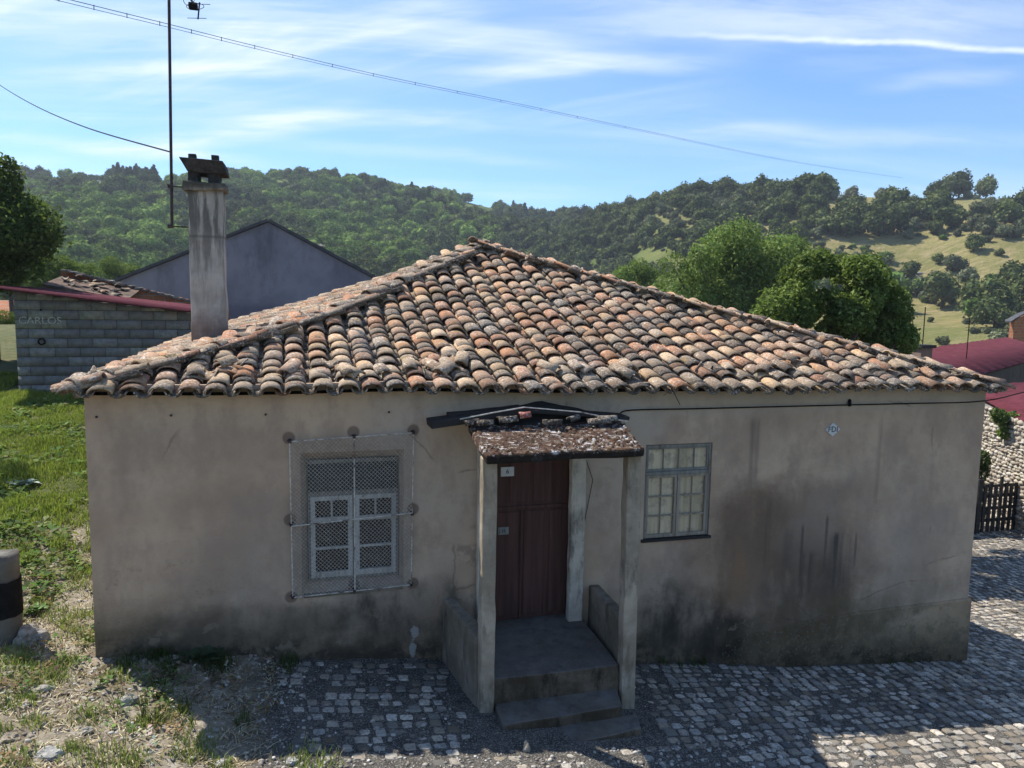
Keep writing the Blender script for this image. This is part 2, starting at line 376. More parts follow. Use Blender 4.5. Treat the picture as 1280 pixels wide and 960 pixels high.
def tile(p,d,n,L,w0,w1,h0,cover=True,th=.014,grey=0,seg=7,rings=3):
    """p: centre of the lower end; d: unit direction up the slope; n: surface normal"""
    global nV
    d=np.array(d);d/=np.linalg.norm(d);n=np.array(n);n=n-d*n.dot(d);n/=np.linalg.norm(n);s=np.cross(d,n)
    out=[];inn=[]
    a=np.linspace(0,math.pi,seg+1)
    for r in range(rings):
        t=r/(rings-1); w=w0*(1-t)+w1*t; h=h0*(w/w0)
        c=np.array(p)+d*(L*t)+n*(random.uniform(-.003,.003))
        sg=1 if cover else -1
        O=c+np.outer(np.cos(a)*w/2,s)+np.outer(np.sin(a)*h*sg,n)
        I=c+np.outer(np.cos(a)*(w/2-th),s)+np.outer(np.sin(a)*(h-th)*sg,n)
        if not cover: O,I=I,O
        out.append(O);inn.append(I)
    V=np.concatenate(out+inn); k=seg+1; F=[]
    for r in range(rings-1):
        for j in range(seg):
            A=r*k+j; F.append((A,A+1,A+k+1,A+k)); B=rings*k+A; F.append((B,B+k,B+k+1,B+1))
    for j in range(seg):
        A=j;B=rings*k+j; F.append((A,B,B+1,A+1)); A=(rings-1)*k+j;B=rings*k+A; F.append((A,A+1,B+1,B))
    for r in range(rings-1):
        A=r*k;B=rings*k+A; F.append((A,A+k,B+k,B)); A=r*k+seg;B=rings*k+A; F.append((A,B,B+k,A+k))
    tV.append(V); tF.append(np.array(F)+nV); nV+=len(V)
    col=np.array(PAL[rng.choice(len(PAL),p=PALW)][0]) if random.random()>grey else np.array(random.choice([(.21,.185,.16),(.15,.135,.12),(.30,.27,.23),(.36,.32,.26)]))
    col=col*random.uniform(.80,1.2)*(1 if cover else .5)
    tC.append(np.tile(np.clip(col,0,.75),(len(F),1)))
def lay(side):
    # u: along the eave, v: inwards
    pitch=.243
    if side in('F','B'): U0,U1=X0+.1,X1-.05
    else: U0,U1=Y0+.12,Y1-.05
    depth={'F':AY-Y0,'B':Y1-AY,'L':AX-X0,'R':X1-AX}[side]
    ncol=int((U1-U0)/pitch); pitch=(U1-U0)/ncol
    for i in range(ncol*2):
        cover=i%2==0
        u=U0+pitch*(i/2)+ (0 if cover else 0)
        wob=random.uniform(-.012,.012); v=random.uniform(-.05,.0)-(.0 if cover else -.01); first=True
        lean=random.uniform(-.01,.01)
        while True:
            uu=u+wob+lean*v+random.uniform(-.012,.012)
            def xy(u_,v_):
                return {'F':(u_,Y0+v_),'B':(u_,Y1-v_),'L':(X0+v_,u_),'R':(X1-v_,u_)}[side]
            x,y=xy(uu,v)
            t=rt(x,y); own={'F':0,'B':1,'L':2,'R':3}[side]
            if side=='B' and v>.2 and t[own]>min(t[j] for j in range(4) if j!=own)-.05: break
            if v>.15 and t[own]>min(t[j] for j in range(4) if j!=own)+.012: break
            if v<=.15 and t[own]>min(t[j] for j in range(4) if j!=own)+.05: break
            x2,y2=xy(uu,v+.4)
            za,zb=zroof(x,y),zroof(x2,y2)
            # direction from surface points with own-slope height
            d=np.array([x2-x,y2-y,zb-za]); 
            if t[own]+.4/depth>min(t[j] for j in range(4) if j!=own): d[2]=.4*(.36+.1*v/depth)
            s=np.array([1,0,0]) if side in 'FB' else np.array([0,1,0]); 
            dn=d/np.linalg.norm(d); n=np.cross(s,dn); n=n if n[2]>0 else -n
            g=.45 if (side=='L' or (side=='F' and (v<.8 or x<1.8))) else .12
            if side=='F' and 4.2<x and v>.6: g=.05
            if cover:
                L=random.uniform(.38,.44); lift=.052+random.uniform(-.006,.012)
                yaw=random.gauss(0,.035); dd=dn+s*yaw; dd=dd-n*.058
                tile(np.array([x,y,za])+n*lift,dd,n,L,random.uniform(.212,.238),random.uniform(.162,.182),random.uniform(.060,.074),True,grey=g)
                expo=random.choice([.12,.18,.22,.25,.28,.30,.33]); 
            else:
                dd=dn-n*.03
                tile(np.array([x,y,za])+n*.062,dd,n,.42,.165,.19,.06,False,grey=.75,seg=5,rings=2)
                expo=.29
            v+=expo
            if v>depth: break
for s_ in 'FLRB': lay(s_)
def join_tiles(name,parent,mat):
    global tV,tF,tC,nV
    o=npmesh(name,np.concatenate(tV),np.concatenate(tF),mat,parent,np.concatenate(tC),smooth=True)
    tV=[];tF=[];tC=[];nV=0
    return o
# some slipped and broken tiles lying on the slope near the eave
for _ in range(46):
    x=random.uniform(.6,10.4); v=random.choice([.12,.3,.35,.6])+random.uniform(-.05,.1)
    if x>WX-.8 or x<v: continue
    z=zroof(x,Y0+v); a=random.gauss(0,.45)
    tile((x,Y0+v,z+random.uniform(.085,.13)),(math.sin(a),math.cos(a),.30),(0,-.34,.94),random.uniform(.16,.34),.17,.15,.06,random.random()>.3,grey=.7)
roof=join_tiles('roof',house,MAT['tile'])
# hip tiles bedded in mortar
def hip(cx,cy,grey=.75,w=.24):
    n=23; P=[]
    for i in range(n+1):
        t=i/n; P.append(np.array([cx+(AX-cx)*t,cy+(AY-cy)*t,0]))
    L=np.linalg.norm(P[-1]-P[0])
    e=(P[-1]-P[0])/L; s=.12
    while s<L-.15:
        p=P[0]+e*s; q=P[0]+e*min(L,s+.42)
        za,zb=zroof(*p[:2]),zroof(*q[:2])
        # the hip line is a sharp crest: take heights along it
        d=np.array([q[0]-p[0],q[1]-p[1],zb-za]); dn=d/np.linalg.norm(d)
        side=np.array([-e[1],e[0],0]); nn=np.cross(side,dn); nn=nn if nn[2]>0 else -nn
        tile(np.array([p[0],p[1],za])+nn*(.062+random.uniform(-.012,.014))+side*random.gauss(0,.014),dn-nn*.05+side*random.gauss(0,.04),nn,.46,w+random.uniform(-.01,.02),w*.82,.098,True,grey=grey,th=.018)
        s+=random.uniform(.30,.36)
hip(X0,Y0,.6,.25); hip(X1,Y0,.85,.26); hip(X0,Y1); hip(X1,Y1,.85)
# peak tiles
for a in (): tile((AX+.12*math.cos(a),AY+.12*math.sin(a),AZ+.09),(math.cos(a)*-1,math.sin(a)*-1,.12),(0,0,1),.3,.2,.18,.08,True,grey=.9)
join_tiles('hip_tiles',roof,MAT['tile'])
# mortar fillets under the hips and the boarding below the tiles
m=MB()
for (cx,cy) in ((X0,Y0),(X1,Y0),(X0,Y1),(X1,Y1)):
    pts=[];
    for i in range(15):
        t=.02+.97*i/14; x=cx+(AX-cx)*t;y=cy+(AY-cy)*t; pts.append((x,y,zroof(x,y)+.012+random.uniform(-.01,.01)))
    m.tube(pts,[.06+random.uniform(-.012,.012) for _ in pts],7)
m.build('hip_mortar',MAT['mortar'],roof,smooth=True)
V=[];F_=[];N=41
gx=np.linspace(X0+.1,X1-.1,N);gy=np.linspace(Y0+.1,Y1-.1,N)
for y in gy:
    for x in gx: V.append((x,y,zroof(x,y)-.012))
for j in range(N-1):
    for i in range(N-1): F_.append((j*N+i,j*N+i+1,(j+1)*N+i+1,(j+1)*N+i))
npmesh('roof_boarding',V,F_,MAT['underlay'],roof)
# plaster bedding filling between wall top and eave tiles
V=[];Q=[];xs_=np.arange(.0,WX+.001,.04)
for i,x in enumerate(xs_):
    x=float(x); zt_=zroof(x,-.1)+.055; V+= [(x,.003,2.515-.011*x),(x,-.006,zt_),(x,.0,zt_+.03),(x,.02,2.515-.011*x)]
for i in range(len(xs_)-1):
    for k in range(3): Q.append((i*4+k,(i+1)*4+k,(i+1)*4+k+1,i*4+k+1))
    Q.append((i*4+3,(i+1)*4+3,(i+1)*4,i*4))
npmesh('eave_bedding',V,Q,MAT['plaster'],roof)
# ------------------------------------------------------------------ left window
def bars(m,x0,x1,z0,z1,y,w,d,cols,rows,bw=.02):
    """a sash: stiles and rails plus glazing bars; cols/rows = inner bar positions (fractions)"""
    m.box((x0,y-d,z0),(x0+w,y,z1)); m.box((x1-w,y-d,z0),(x1,y,z1))
    m.box((x0+w,y-d+.002,z0),(x1-w,y-.002,z0+w*1.25)); m.box((x0+w,y-d+.002,z1-w),(x1-w,y-.002,z1))
    for c in cols: xx=x0+(x1-x0)*c[0]; m.box((xx-bw/2,y-d+.006,z0+(z1-z0)*c[1]),(xx+bw/2,y-.004,z0+(z1-z0)*c[2]))
    for r in rows: zz=z0+(z1-z0)*r[0]; m.box((x0+w,y-d+.004,zz-r[1]/2),(x1-w,y-.003,zz+r[1]/2))
win=MB().add([(2.02,.145,.545),(2.955,.145,.545),(2.955,.145,1.84),(2.02,.145,1.84)],[(0,1,2,3)]).build('window',MAT['glass'],house)
win['label']='dark window with two white casements behind the wire grille'
m=MB(); y=.14
m.box((2.02,.10,1.455),(2.955,y,1.50)); m.box((2.02,.10,.55),(2.955,y,.575)); m.box((2.02,.10,.575),(2.045,y,1.455)); m.box((2.93,.10,.575),(2.955,y,1.455)); m.box((2.02,.10,1.80),(2.955,y,1.838)); m.box((2.475,.112,.58),(2.497,y,1.455))
m.build('frame',MAT['greywood'],win,bevel=.003,seg=1)
m=MB()
for i in range(7): m.box((2.024,.105+.003*(i%2),1.503+i*.0425),(2.951,.135,1.503+i*.0425+.040),jit=.002)
m.box((2.46,.095,1.503),(2.50,.14,1.80))
sh=m.build('transom_shutter',MAT['shutter'],win); sh['label']='dark green slatted transom above the casements'
for x0,x1 in ((2.045,2.474),(2.498,2.93)):
    m=MB(); bars(m,x0,x1,.578,1.452,.128,.048,.04,[(.5,.72,.97)],[(.71,.05),(.36,.026)]); m.build('casement',MAT['whitewood'],win,bevel=.003,seg=1)
    
m=MB().box((1.97,-.02,.415),(2.99,.14,.452),jit=.004); m.build('sill',MAT['parapet'],win,bevel=.006)
# ------------------------------------------------------------------ wire grille in front of it
TL,TR,BL,BR=[PW(*p,-.05) for p in ((362,552),(517,541),(366,747),(514,731))]
grille=empty('window_grille',(float(TL[0]),-.05,float(BL[2])))
tag(grille,'diamond wire mesh grille in a thin rusty frame fixed over the left window','grille')
m=MB(); gm=lambda a,b,t: a*(1-t)+b*t
r=.0065
for a,b in ((TL,TR),(BL,BR),(TL,BL),(TR,BR)): m.tube([a,b],r,6)
m.build('frame',MAT['rod'],grille)
MB().tube([gm(TL,TR,.51),gm(BL,BR,.515)],.0075,6).build('centre_bar',MAT['rod'],grille)
MB().tube([gm(TL,BL,.535)+[0,-.012,0],gm(TR,BR,.52)+[0,-.012,0]],r,6).build('cross_bar',MAT['rod'],grille)
def bil(u,v): return gm(gm(BL,BR,u),gm(TL,TR,u),v)
m=MB(); W_=1.25;H_=1.65; st=.042
def wire(u0,v0,u1,v1,dy):
    a=bil(u0,v0)+[0,dy,0]; b=bil(u1,v1)+[0,dy,0]; m.tube([a,b],.0026,3,caps=False)
k=-H_
while k<W_:
    # rising diagonals x - z = k ; clipped to the rectangle
    xa=max(0,k); za=xa-k; xb=min(W_,k+H_); zb=xb-k
    if xb-xa>.01: wire(xa/W_,za/H_,xb/W_,zb/H_,-.002)
    xa2=W_-xa; xb2=W_-xb; wire(xa2/W_,za/H_,xb2/W_,zb/H_,.002)
    k+=st
m.build('wire_mesh',MAT['galv'],grille)
for u in (0,.51,1):
    for v in (0,.47,1):
        if u==.51 and v==.47: continue
        p=bil(u,v); mm=MB().tube([p+[0,-.012,0],p+[0,.052,0]],[.016,.024],8); mm.build('fixing',MAT['rust'],grille)
# ------------------------------------------------------------------ right window
win2=MB().add([(5.79,.05,.765),(6.635,.05,.765),(6.635,.05,1.88),(5.79,.05,1.88)],[(0,1,2,3)]).build('window',MAT['curtain'],house)
win2['label']='small cream painted window with curtained panes right of the porch'
m=MB(); m.box((5.792,.005,1.52),(6.633,.05,1.56)); m.box((5.792,.012,1.845),(6.633,.05,1.878)); m.box((5.792,.014,.768),(5.812,.05,1.52)); m.box((6.605,.014,.768),(6.633,.05,1.52)); m.box((5.792,.014,1.56),(5.812,.05,1.845)); m.box((6.605,.014,1.56),(6.633,.05,1.845))
m.build('frame',MAT['greywood'],win2,bevel=.003,seg=1)
m=MB(); bars(m,5.812,6.605,1.562,1.843,.046,.02,.022,[(.27,.05,.95),(.52,.05,.95),(.77,.05,.95)],[],.012); m.build('transom',MAT['greywood'],win2)
for x0,x1,c in ((5.812,6.205,.5),(6.212,6.605,.5)):
    m=MB(); bars(m,x0,x1,.77,1.518,.045,.032,.03,[(c,.04,.96)],[(.66,.016),(.35,.016)],.013); m.build('casement',MAT['creamwood'],win2,bevel=.002,seg=1)
MB().box((5.76,-.035,.735),(6.66,.04,.763),jit=.004).build('sill',MAT['oldwood'],win2,bevel=.004)
# ------------------------------------------------------------------ door
door=MB(); yd=.09
door.box((4.0,yd,-.085),(4.90,yd+.04,1.97))
for (a,b,c,d) in ((4.02,1.27,4.16,1.93),(4.19,1.27,4.42,1.93),(4.46,1.27,4.68,1.93),(4.72,1.27,4.88,1.93),(4.03,-.03,4.30,1.17),(4.36,-.03,4.60,1.17),(4.66,-.03,4.88,1.17)):
    door.box((a,yd-.016,b),(c,yd+.001,d))
door.box((4.0,yd-.022,1.195),(4.90,yd,1.235)); door.box((4.318,yd-.02,-.07),(4.342,yd,1.18))
door=door.build('door',MAT['door'],house,bevel=.006,seg=1); door['label']='brown painted wooden door with narrow vertical panels'
m=MB(); m.box((3.968,.03,-.1),(4.0,.135,2.0)); m.box((4.90,.03,-.1),(4.932,.135,2.0)); m.box((4.0,.03,1.965),(4.9,.135,2.0)); m.build('door_frame',MAT['door_dark'],door,bevel=.004,seg=1)
pc=PW(634.3,589.5,yd-.02); m=MB().box((pc[0]-.075,yd-.024,pc[2]-.052),(pc[0]+.075,yd-.0165,pc[2]+.052)); vs,fs=text_geo('6',.075,(pc[0],yd-.0255,pc[2]),ext=.001); m.add(vs,fs,1)
np_=m.build('number_plate',[MAT['white'],MAT['black']],door); np_['label']='white enamel house number plate reading 6'
lc=PW(629,663.5,yd-.02); m=MB().box((lc[0]-.062,yd-.025,lc[2]-.042),(lc[0]+.062,yd-.018,lc[2]+.042)); m.box((lc[0]-.045,yd-.034,lc[2]-.03),(lc[0]-.015,yd-.024,lc[2]+.03)); m.box((lc[0]+.02,yd-.034,lc[2]-.028),(lc[0]+.045,yd-.024,lc[2]+.005))
vs,fs=text_geo('15',.05,(lc[0]-.0,yd-.036,lc[2]),ext=.001); m.add(vs,fs,1); m.build('lock_plate',[MAT['grey_paint'],MAT['black']],door)
# ------------------------------------------------------------------ medallion on the wall
mc=PW(1040.3,536.7,0); m=MB(); out=[]
for i in range(32):
    a=2*math.pi*i/32; k=1+.13*math.cos(4*a)+.08*math.cos(8*a); out.append((mc[0]+.088*k*math.cos(a),mc[2]+.068*k*math.sin(a)))
m.add([(x,-.001,z) for x,z in out]+[(x,-.014,z) for x,z in out],[tuple(range(32))[::-1],tuple(range(32,64))]+[(i,(i+1)%32,32+(i+1)%32,32+i) for i in range(32)])
vs,fs=text_geo('FDI',.098,(mc[0],-.0155,mc[2]),ext=.0015); m.add(vs,fs,1)
md=m.build('wall_plaque',[MAT['white'],MAT['rust']],house); md['label']='small pale scalloped plaque with a monogram high on the wall'
# nail stubs in the wall
# ------------------------------------------------------------------ porch
porch=MB().add([(3.70,0,-1.1),(5.04,0,-1.1),(5.04,-1.12,-1.1),(3.70,-1.12,-1.1),(3.70,.02,-.09),(5.04,.02,-.09),(5.04,-1.12,-.135),(3.70,-1.12,-.135)],[(4,7,6,5),(3,2,6,7),(0,3,7,4),(2,1,5,6)]).build('porch',[MAT['concrete'],MAT['riser']],house,bevel=.015,sub=3,disp=.006)
porch['label']='small porch with two concrete posts, mossy slab canopy and steps'
def riserface(o):
    for p in o.data.polygons:
        if p.normal.y<-.7: p.material_index=1
riserface(porch)
# threshold strip into the door reveal
MB().box((3.972,.0,-.16),(4.928,.12,-.088)).build('threshold',MAT['concrete'],porch)
def step(pts,zt,zb,name='step'):
    m=MB(); vs=[(x,y,zb) for x,y in pts]+[(x,y,zt) for x,y in pts]; m.add(vs,[(4,5,6,7),(0,1,5,4),(1,2,6,5),(2,3,7,6),(3,0,4,7)])
    o=m.build(name,[MAT['concrete'],MAT['riser']],porch,bevel=.018,sub=3,disp=.009); riserface(o); return o
step([(3.72,-1.50),(4.93,-1.46),(5.02,-1.10),(3.74,-1.10)],-.385,-1.2)
step([(3.80,-1.83),(5.02,-1.70),(5.10,-1.44),(3.82,-1.44)],-.488,-1.2)
def post(name,x0,x1,y0,y1,z0,z1,dx,mat,disp=.008):
    M_=MB(); n=9
    for i in range(n):
        t=i/n; t2=(i+1)/n; za=z0+(z1-z0)*t; zb=z0+(z1-z0)*t2
        M_.add([(x0+dx*t,y0,za),(x1+dx*t,y0,za),(x1+dx*t,y1,za),(x0+dx*t,y1,za),(x0+dx*t2,y0,zb),(x1+dx*t2,y0,zb),(x1+dx*t2,y1,zb),(x0+dx*t2,y1,zb)],[(0,1,5,4),(1,2,6,5),(2,3,7,6),(3,0,4,7)])
    M_.add([(x0+dx,y0,z1),(x1+dx,y0,z1),(x1+dx,y1,z1),(x0+dx,y1,z1)],[(0,1,2,3)])
    return M_.build(name,mat,porch,bevel=.014,sub=2,disp=disp,dscale=4)
a=post('post',3.585,3.725,-1.16,-1.02,-1.0,2.06,-.005,MAT['post']); a['label']='left porch post of weathered concrete'
b=post('post',5.055,5.205,-1.17,-1.03,-1.1,2.06,-.02,MAT['post'])
c=post('pilaster',3.79,3.965,-.10,-.002,-.5,2.10,0,MAT['pilaster'],.010)
c=post('pilaster',4.85,5.02,-.11,-.002,-.5,2.10,0,MAT['pilaster'],.010)
def parapet(xa,xb,w,zt_wall,zt_post,z0):
    M_=MB(); vs=[(xa-w/2,0,z0),(xa+w/2,0,z0),(xb+w/2,-1.03,z0),(xb-w/2,-1.03,z0),(xa-w/2,0,zt_wall),(xa+w/2,0,zt_wall),(xb+w/2,-1.03,zt_post),(xb-w/2,-1.03,zt_post)]
    M_.add(vs,[(4,7,6,5),(0,3,7,4),(2,1,5,6),(3,2,6,7)]); return M_.build('parapet',MAT['parapet'],porch,bevel=.02,sub=3,disp=.012)
parapet(3.50,3.63,.14,.27,.27,-1.0); parapet(5.19,5.14,.13,.27,.31,-1.1)
# canopy slab
M_=MB(); zf,zb=2.125,2.215; th=.085
fl,fr,br,bl=(3.575,-1.29),(5.15,-1.27),(5.36,-.24),(3.64,-.24)
M_.add([(*fl,zf-th),(*fr,zf-th-.01),(*br,zb-th),(*bl,zb-th),(*fl,zf),(*fr,zf-.01),(*br,zb),(*bl,zb)],[(0,3,2,1),(4,5,6,7),(0,1,5,4),(1,2,6,5),(2,3,7,6),(3,0,4,7)])
slab=M_.build('canopy',MAT['slab'],porch,bevel=.02,sub=5,disp=.016,dscale=5); slab['label']='thick slab canopy crusted with brown moss and white lichen'
# moss cushions and grit on the slab
m=MB()
for _ in range(650):
    u,v=random.random(),random.random()**.9; xa=fl[0]*(1-v)+bl[0]*v; xb=fr[0]*(1-v)+br[0]*v
    x=xa+(xb-xa)*u; y=-1.28+1.04*v; z=zf+(zb-zf)*v-.004; r=random.uniform(.008,.03)
    k=6; a0=random.random()*6; ring=[(x+r*random.uniform(.7,1.2)*math.cos(a0+2*math.pi*i/k),y+r*random.uniform(.7,1.2)*math.sin(a0+2*math.pi*i/k),z-.006) for i in range(k)]
    top=[(x+(p[0]-x)*.55,y+(p[1]-y)*.55,z+r*random.uniform(.4,.8)) for p in ring]
    m.add(ring+top,[(i,(i+1)%k,k+(i+1)%k,k+i) for i in range(k)]+[tuple(range(k,2*k))])
tag(m.build('moss',MAT['slab'],slab,smooth=True),kind='stuff')
# black boards, felt and rubble between the slab and the eave
ap=PW(655,510,-.26); lf=PW(537,530,-.30); rg=PW(783,521,-.24)
def board(p,q,w,h,name='board',mat='oldwood'):
    p=Vector(p);q=Vector(q);d=(q-p).normalized(); y=Vector((0,1,0)); n=d.cross(y).normalized(); 
    vs=[p+y*a*w/2+n*b*h/2 for a,b in((-1,-1),(1,-1),(1,1),(-1,1))]+[q+y*a*w/2+n*b*h/2 for a,b in((-1,-1),(1,-1),(1,1),(-1,1))]
    return MB().add(vs,[(0,1,2,3),(7,6,5,4),(0,4,5,1),(1,5,6,2),(2,6,7,3),(3,7,4,0)]).build(name,MAT[mat],porch,bevel=.006,sub=2,disp=.008)
board(ap+[0,.08,-.03],lf+[0,.05,0],.30,.07); board(ap+[0,.08,-.03],rg+[0,.03,0],.26,.035); board(PW(560,519,-.12),PW(640,512,-.12),.16,.05)
m=MB(); m.tube([PW(575,524,-.42),PW(615,516,-.42),PW(655,509,-.42)],.008,5); m.tube([PW(655,509,-.42),PW(725,515,-.42),PW(784,527,-.40)],.007,5); m.build('rod',MAT['rod'],porch)
# felt: lumpy dark sheet from slab back up to the boards
V=[];F_=[];nu,nv=40,8
for j in range(nv+1):
    for i in range(nu+1):
        u=i/nu; v=j/nv; x=3.66+1.68*u; peak=2.235+.20*(1-abs(u-.5)*2)
        z=2.16*(1-v)+peak*v; y=-.36+.32*v
        nn=mnoise.noise(Vector((x*6,y*6,z*8)))*.03; V.append((x,y+nn,z+nn*.6))
for j in range(nv):
    for i in range(nu): F_.append((j*(nu+1)+i,j*(nu+1)+i+1,(j+1)*(nu+1)+i+1,(j+1)*(nu+1)+i))
npmesh('felt_flashing',V,F_,MAT['oldwood'],porch)
for px,py,a,w in ((634,526,1.4,.11),(608,530,2.3,.09),(745,528,2.2,.10),(722,526,.4,.08),(757,525,1.7,.10),(592,530,.9,.08),(690,529,2.6,.07)):
    p=PW(px,py,-.44); tile((p[0]-.1,p[1],p[2]+.0),(math.sin(a),math.cos(a)*.3,.05),(0,-.3,.95),random.uniform(.16,.26),w,w*.9,.045,True,grey=.9)
p=PW(655,520,-.45); tile((p[0]-.05,p[1],p[2]),(1,0,.1),(0,-.5,.8),.12,.09,.08,.04,True); tC[-1][:]=(.34,.07,.06)
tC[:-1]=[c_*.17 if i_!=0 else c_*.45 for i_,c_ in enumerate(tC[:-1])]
tag(join_tiles('tile_fragments',porch,MAT['tile']),kind='stuff')
# ------------------------------------------------------------------ chimney
cx0,cx1=PW(236,330,4.3)[0],PW(281,330,4.3)[0]
cy0,cy1=4.3,4.78; cz0=2.4; cz1=PW(250,228,4.3)[2]
M_=MB(); n=10
for i in range(n):
    t,t2=i/n,(i+1)/n; za=cz0+(cz1-cz0)*t; zb_=cz0+(cz1-cz0)*t2; tp=lambda t:.014*t-.03*max(0,.18-t)
    a,b=tp(t),tp(t2)
    M_.add([(cx0+a,cy0+a,za),(cx1-a,cy0+a,za),(cx1-a,cy1-a,za),(cx0+a,cy1-a,za),(cx0+b,cy0+b,zb_),(cx1-b,cy0+b,zb_),(cx1-b,cy1-b,zb_),(cx0+b,cy1-b,zb_)],[(0,1,5,4),(1,2,6,5),(2,3,7,6),(3,0,4,7)])
chim=M_.build('chimney',MAT['chimney'],house,bevel=.015,sub=2,disp=.012,dscale=2.5); chim['label']='tall rendered chimney with a slab cowl'
MB().box((cx0-.05,cy0-.05,cz1-.11),(cx1+.04,cy1+.04,cz1+.01),jit=.012).build('crown',MAT['chimney'],chim,bevel=.02,sub=2,disp=.015)
hz=.20
for xa in (cx0+.015,cx1-.20): MB().box((xa,cy0+.04,cz1),(xa+.15,cy1-.04,cz1+hz),jit=.008).build('cowl_support',MAT['dark_stone'],chim,bevel=.01,sub=1,disp=.01)
# V-profile cowl slab: upper edge wide and leaning forward
z0=cz1+.14; z1=cz1+.335
M_=MB(); 
M_.add([(cx0+.02,cy0-.02,z0),(cx1+.06,cy0-.02,z0),(cx1+.06,cy1+.02,z0),(cx0+.02,cy1+.02,z0),(cx0-.08,cy0-.10,z1),(cx1+.02,cy0-.10,z1-.03),(cx1+.02,cy1+.08,z1-.03),(cx0-.08,cy1+.08,z1)],[(0,3,2,1),(4,5,6,7),(0,1,5,4),(1,2,6,5),(2,3,7,6),(3,0,4,7)])
M_.build('cowl',MAT['dark_stone'],chim,bevel=.012,sub=1,disp=.01)
for xa in (cx0+.02,cx1-.16): MB().box((xa,cy0+.12,z1-.03),(xa+.105,cy0+.24,z1+.085),jit=.004).build('cowl_stub',MAT['dark_stone'],chim,bevel=.01)
# ------------------------------------------------------------------ antenna
mb=PW(215,285,4.35); mt=PW(210.5,-60,4.35)
ant=empty('tv_antenna',tuple(map(float,mb))); tag(ant,'thin dark antenna mast clamped to the side of the chimney','antenna')
MB().tube([mb,mt],.021,8).build('mast',MAT['rust'],ant)
for py in (233,283):
    p=PW(213,py,4.35); MB().tube([(p[0]-.03,4.35,p[2]),(cx0+.02,4.36,p[2])],.011,6).box((p[0]-.035,4.31,p[2]-.025),(p[0]+.035,4.39,p[2]+.025)).build('bracket',MAT['rust'],ant)
tip=PW(245,9,3.3); bm0=PW(211,-42,4.35)
MB().tube([bm0,tip],.014,6).build('boom',MAT['black'],ant)
m=MB(); q=PW(241,8,3.35); m.box((q[0]-.05,q[1]-.05,q[2]-.035),(q[0]+.06,q[1]+.05,q[2]+.04)); m.build('balun_box',MAT['black'],ant,bevel=.01)
a=PW(249.5,3,3.28); b=PW(247.5,24,3.28)
MB().tube([a,b],.010,6).build('element',MAT['black'],ant); MB().tube([PW(240,5,3.28),PW(263,5.5,3.28)],.004,4).build('element',MAT['black'],ant); m=MB(); m.tube([PW(234,22.5,3.28),PW(258,23,3.28)],.004,4)
loop=[PW(244+11*math.cos(t),8+4*math.sin(t),3.32) for t in np.linspace(0,2*math.pi,20)]; m.build('element',MAT['black'],ant); MB().tube(loop,.004,4,caps=False).build('loop',MAT['black'],ant); m=MB()
loop=[PW(236+7*math.cos(t),-2+9*math.sin(t),3.5) for t in np.linspace(0,2*math.pi,20)]; m.tube(loop,.004,4,caps=False)
m.build('loop',MAT['black'],ant)
# ------------------------------------------------------------------ near ground height
CP=np.array([(0,0,0),(1.6,0,-.2),(3.14,0,-.40),(4.5,0,-.57),(6.1,0,-.775),(8.03,0,-1.04),(10.6,0,-1.26),
 (1.2,-1.85,-.15),(2.6,-1.9,-.30),(4.05,-1.9,-.45),(7.4,-2.1,-.70),(9.2,-2.2,-.80),(0,-4,.05),(4,-4.2,-.35),(9,-4.5,-.62),(13,-3.5,-.95),(11,-1.5,-1.12),
 (13,1.5,-1.78),(12,3.5,-1.9),(15,5,-2.02),(17.5,7.3,-2.16),(12,8,-2.15),(16,0,-1.75),(20,3,-2.05),(20,-6,-1.2),(22,9,-2.3),
 (-.8,.5,.04),(-1,-1.5,.03),(-1.7,1.5,.14),(-1.6,3.3,.40),(-.3,3.3,.42),(-.3,6,.85),(-2.2,6.5,.88),(-3.2,10.5,1.22),(-.3,9.5,1.2),(-5,4,.6),(-6,10,1.25),(-5,-2,.2),(-4.5,15,1.75),(-8,20,2.2),(3,13,1.2),(-12,8,1.4),(-12,-4,.6),
 (6,14,.2),(12,14,-2.5),(20,16,-3.2),(26,10,-2.9),(3,22,1.5),(-2,26,1.8),(-14,26,2.2),(12,24,-3.5),(24,26,-5),(5,-9,-.1),(-6,-9,.5),(14,-9,-.8),(24,-9,-1.2),(30,2,-2.6)])
def _U(r2): return np.where(r2>0,r2*np.log(np.maximum(r2,1e-12)),0)
nC=len(CP); P_=CP[:,:2]; K=_U(((P_[:,None]-P_[None])**2).sum(-1))+np.eye(nC)*.6
A_=np.zeros((nC+3,nC+3)); A_[:nC,:nC]=K; A_[:nC,nC]=1; A_[:nC,nC+1:]=P_; A_[nC,:nC]=1; A_[nC+1:,:nC]=P_.T
W_=np.linalg.solve(A_,np.concatenate([CP[:,2],np.zeros(3)]))
def gz(x,y):
    x=np.asarray(x,float);y=np.asarray(y,float); sh=x.shape; q=np.stack([x.ravel(),y.ravel()],-1)
    r=W_[nC]+q@W_[nC+1:]
    for i in range(nC): r=r+W_[i]*_U(((q-P_[i])**2).sum(-1))
    return r.reshape(sh)
_ph=rng.uniform(0,6.28,(14,2)); _fr=rng.uniform(1.2,7,(14,2))*rng.choice([-1,1],(14,2))
def bumpy(x,y):
    s=0
    for (a,b),(f,g) in zip(_ph,_fr): s=s+np.sin(x*f+a+.7*np.sin(y*g*.6+b))*np.sin(y*g+b)/ (abs(f)+abs(g))
    return s*.05
def paved(x,y):      # 1 inside the cobbled area
    e=1.62-.13*y+.03*np.sin(y*7)
    return ((x>e)&(y<0)&(x>=0))|((x>WX)&(y>=0)&(y<9.5)&(x<30))
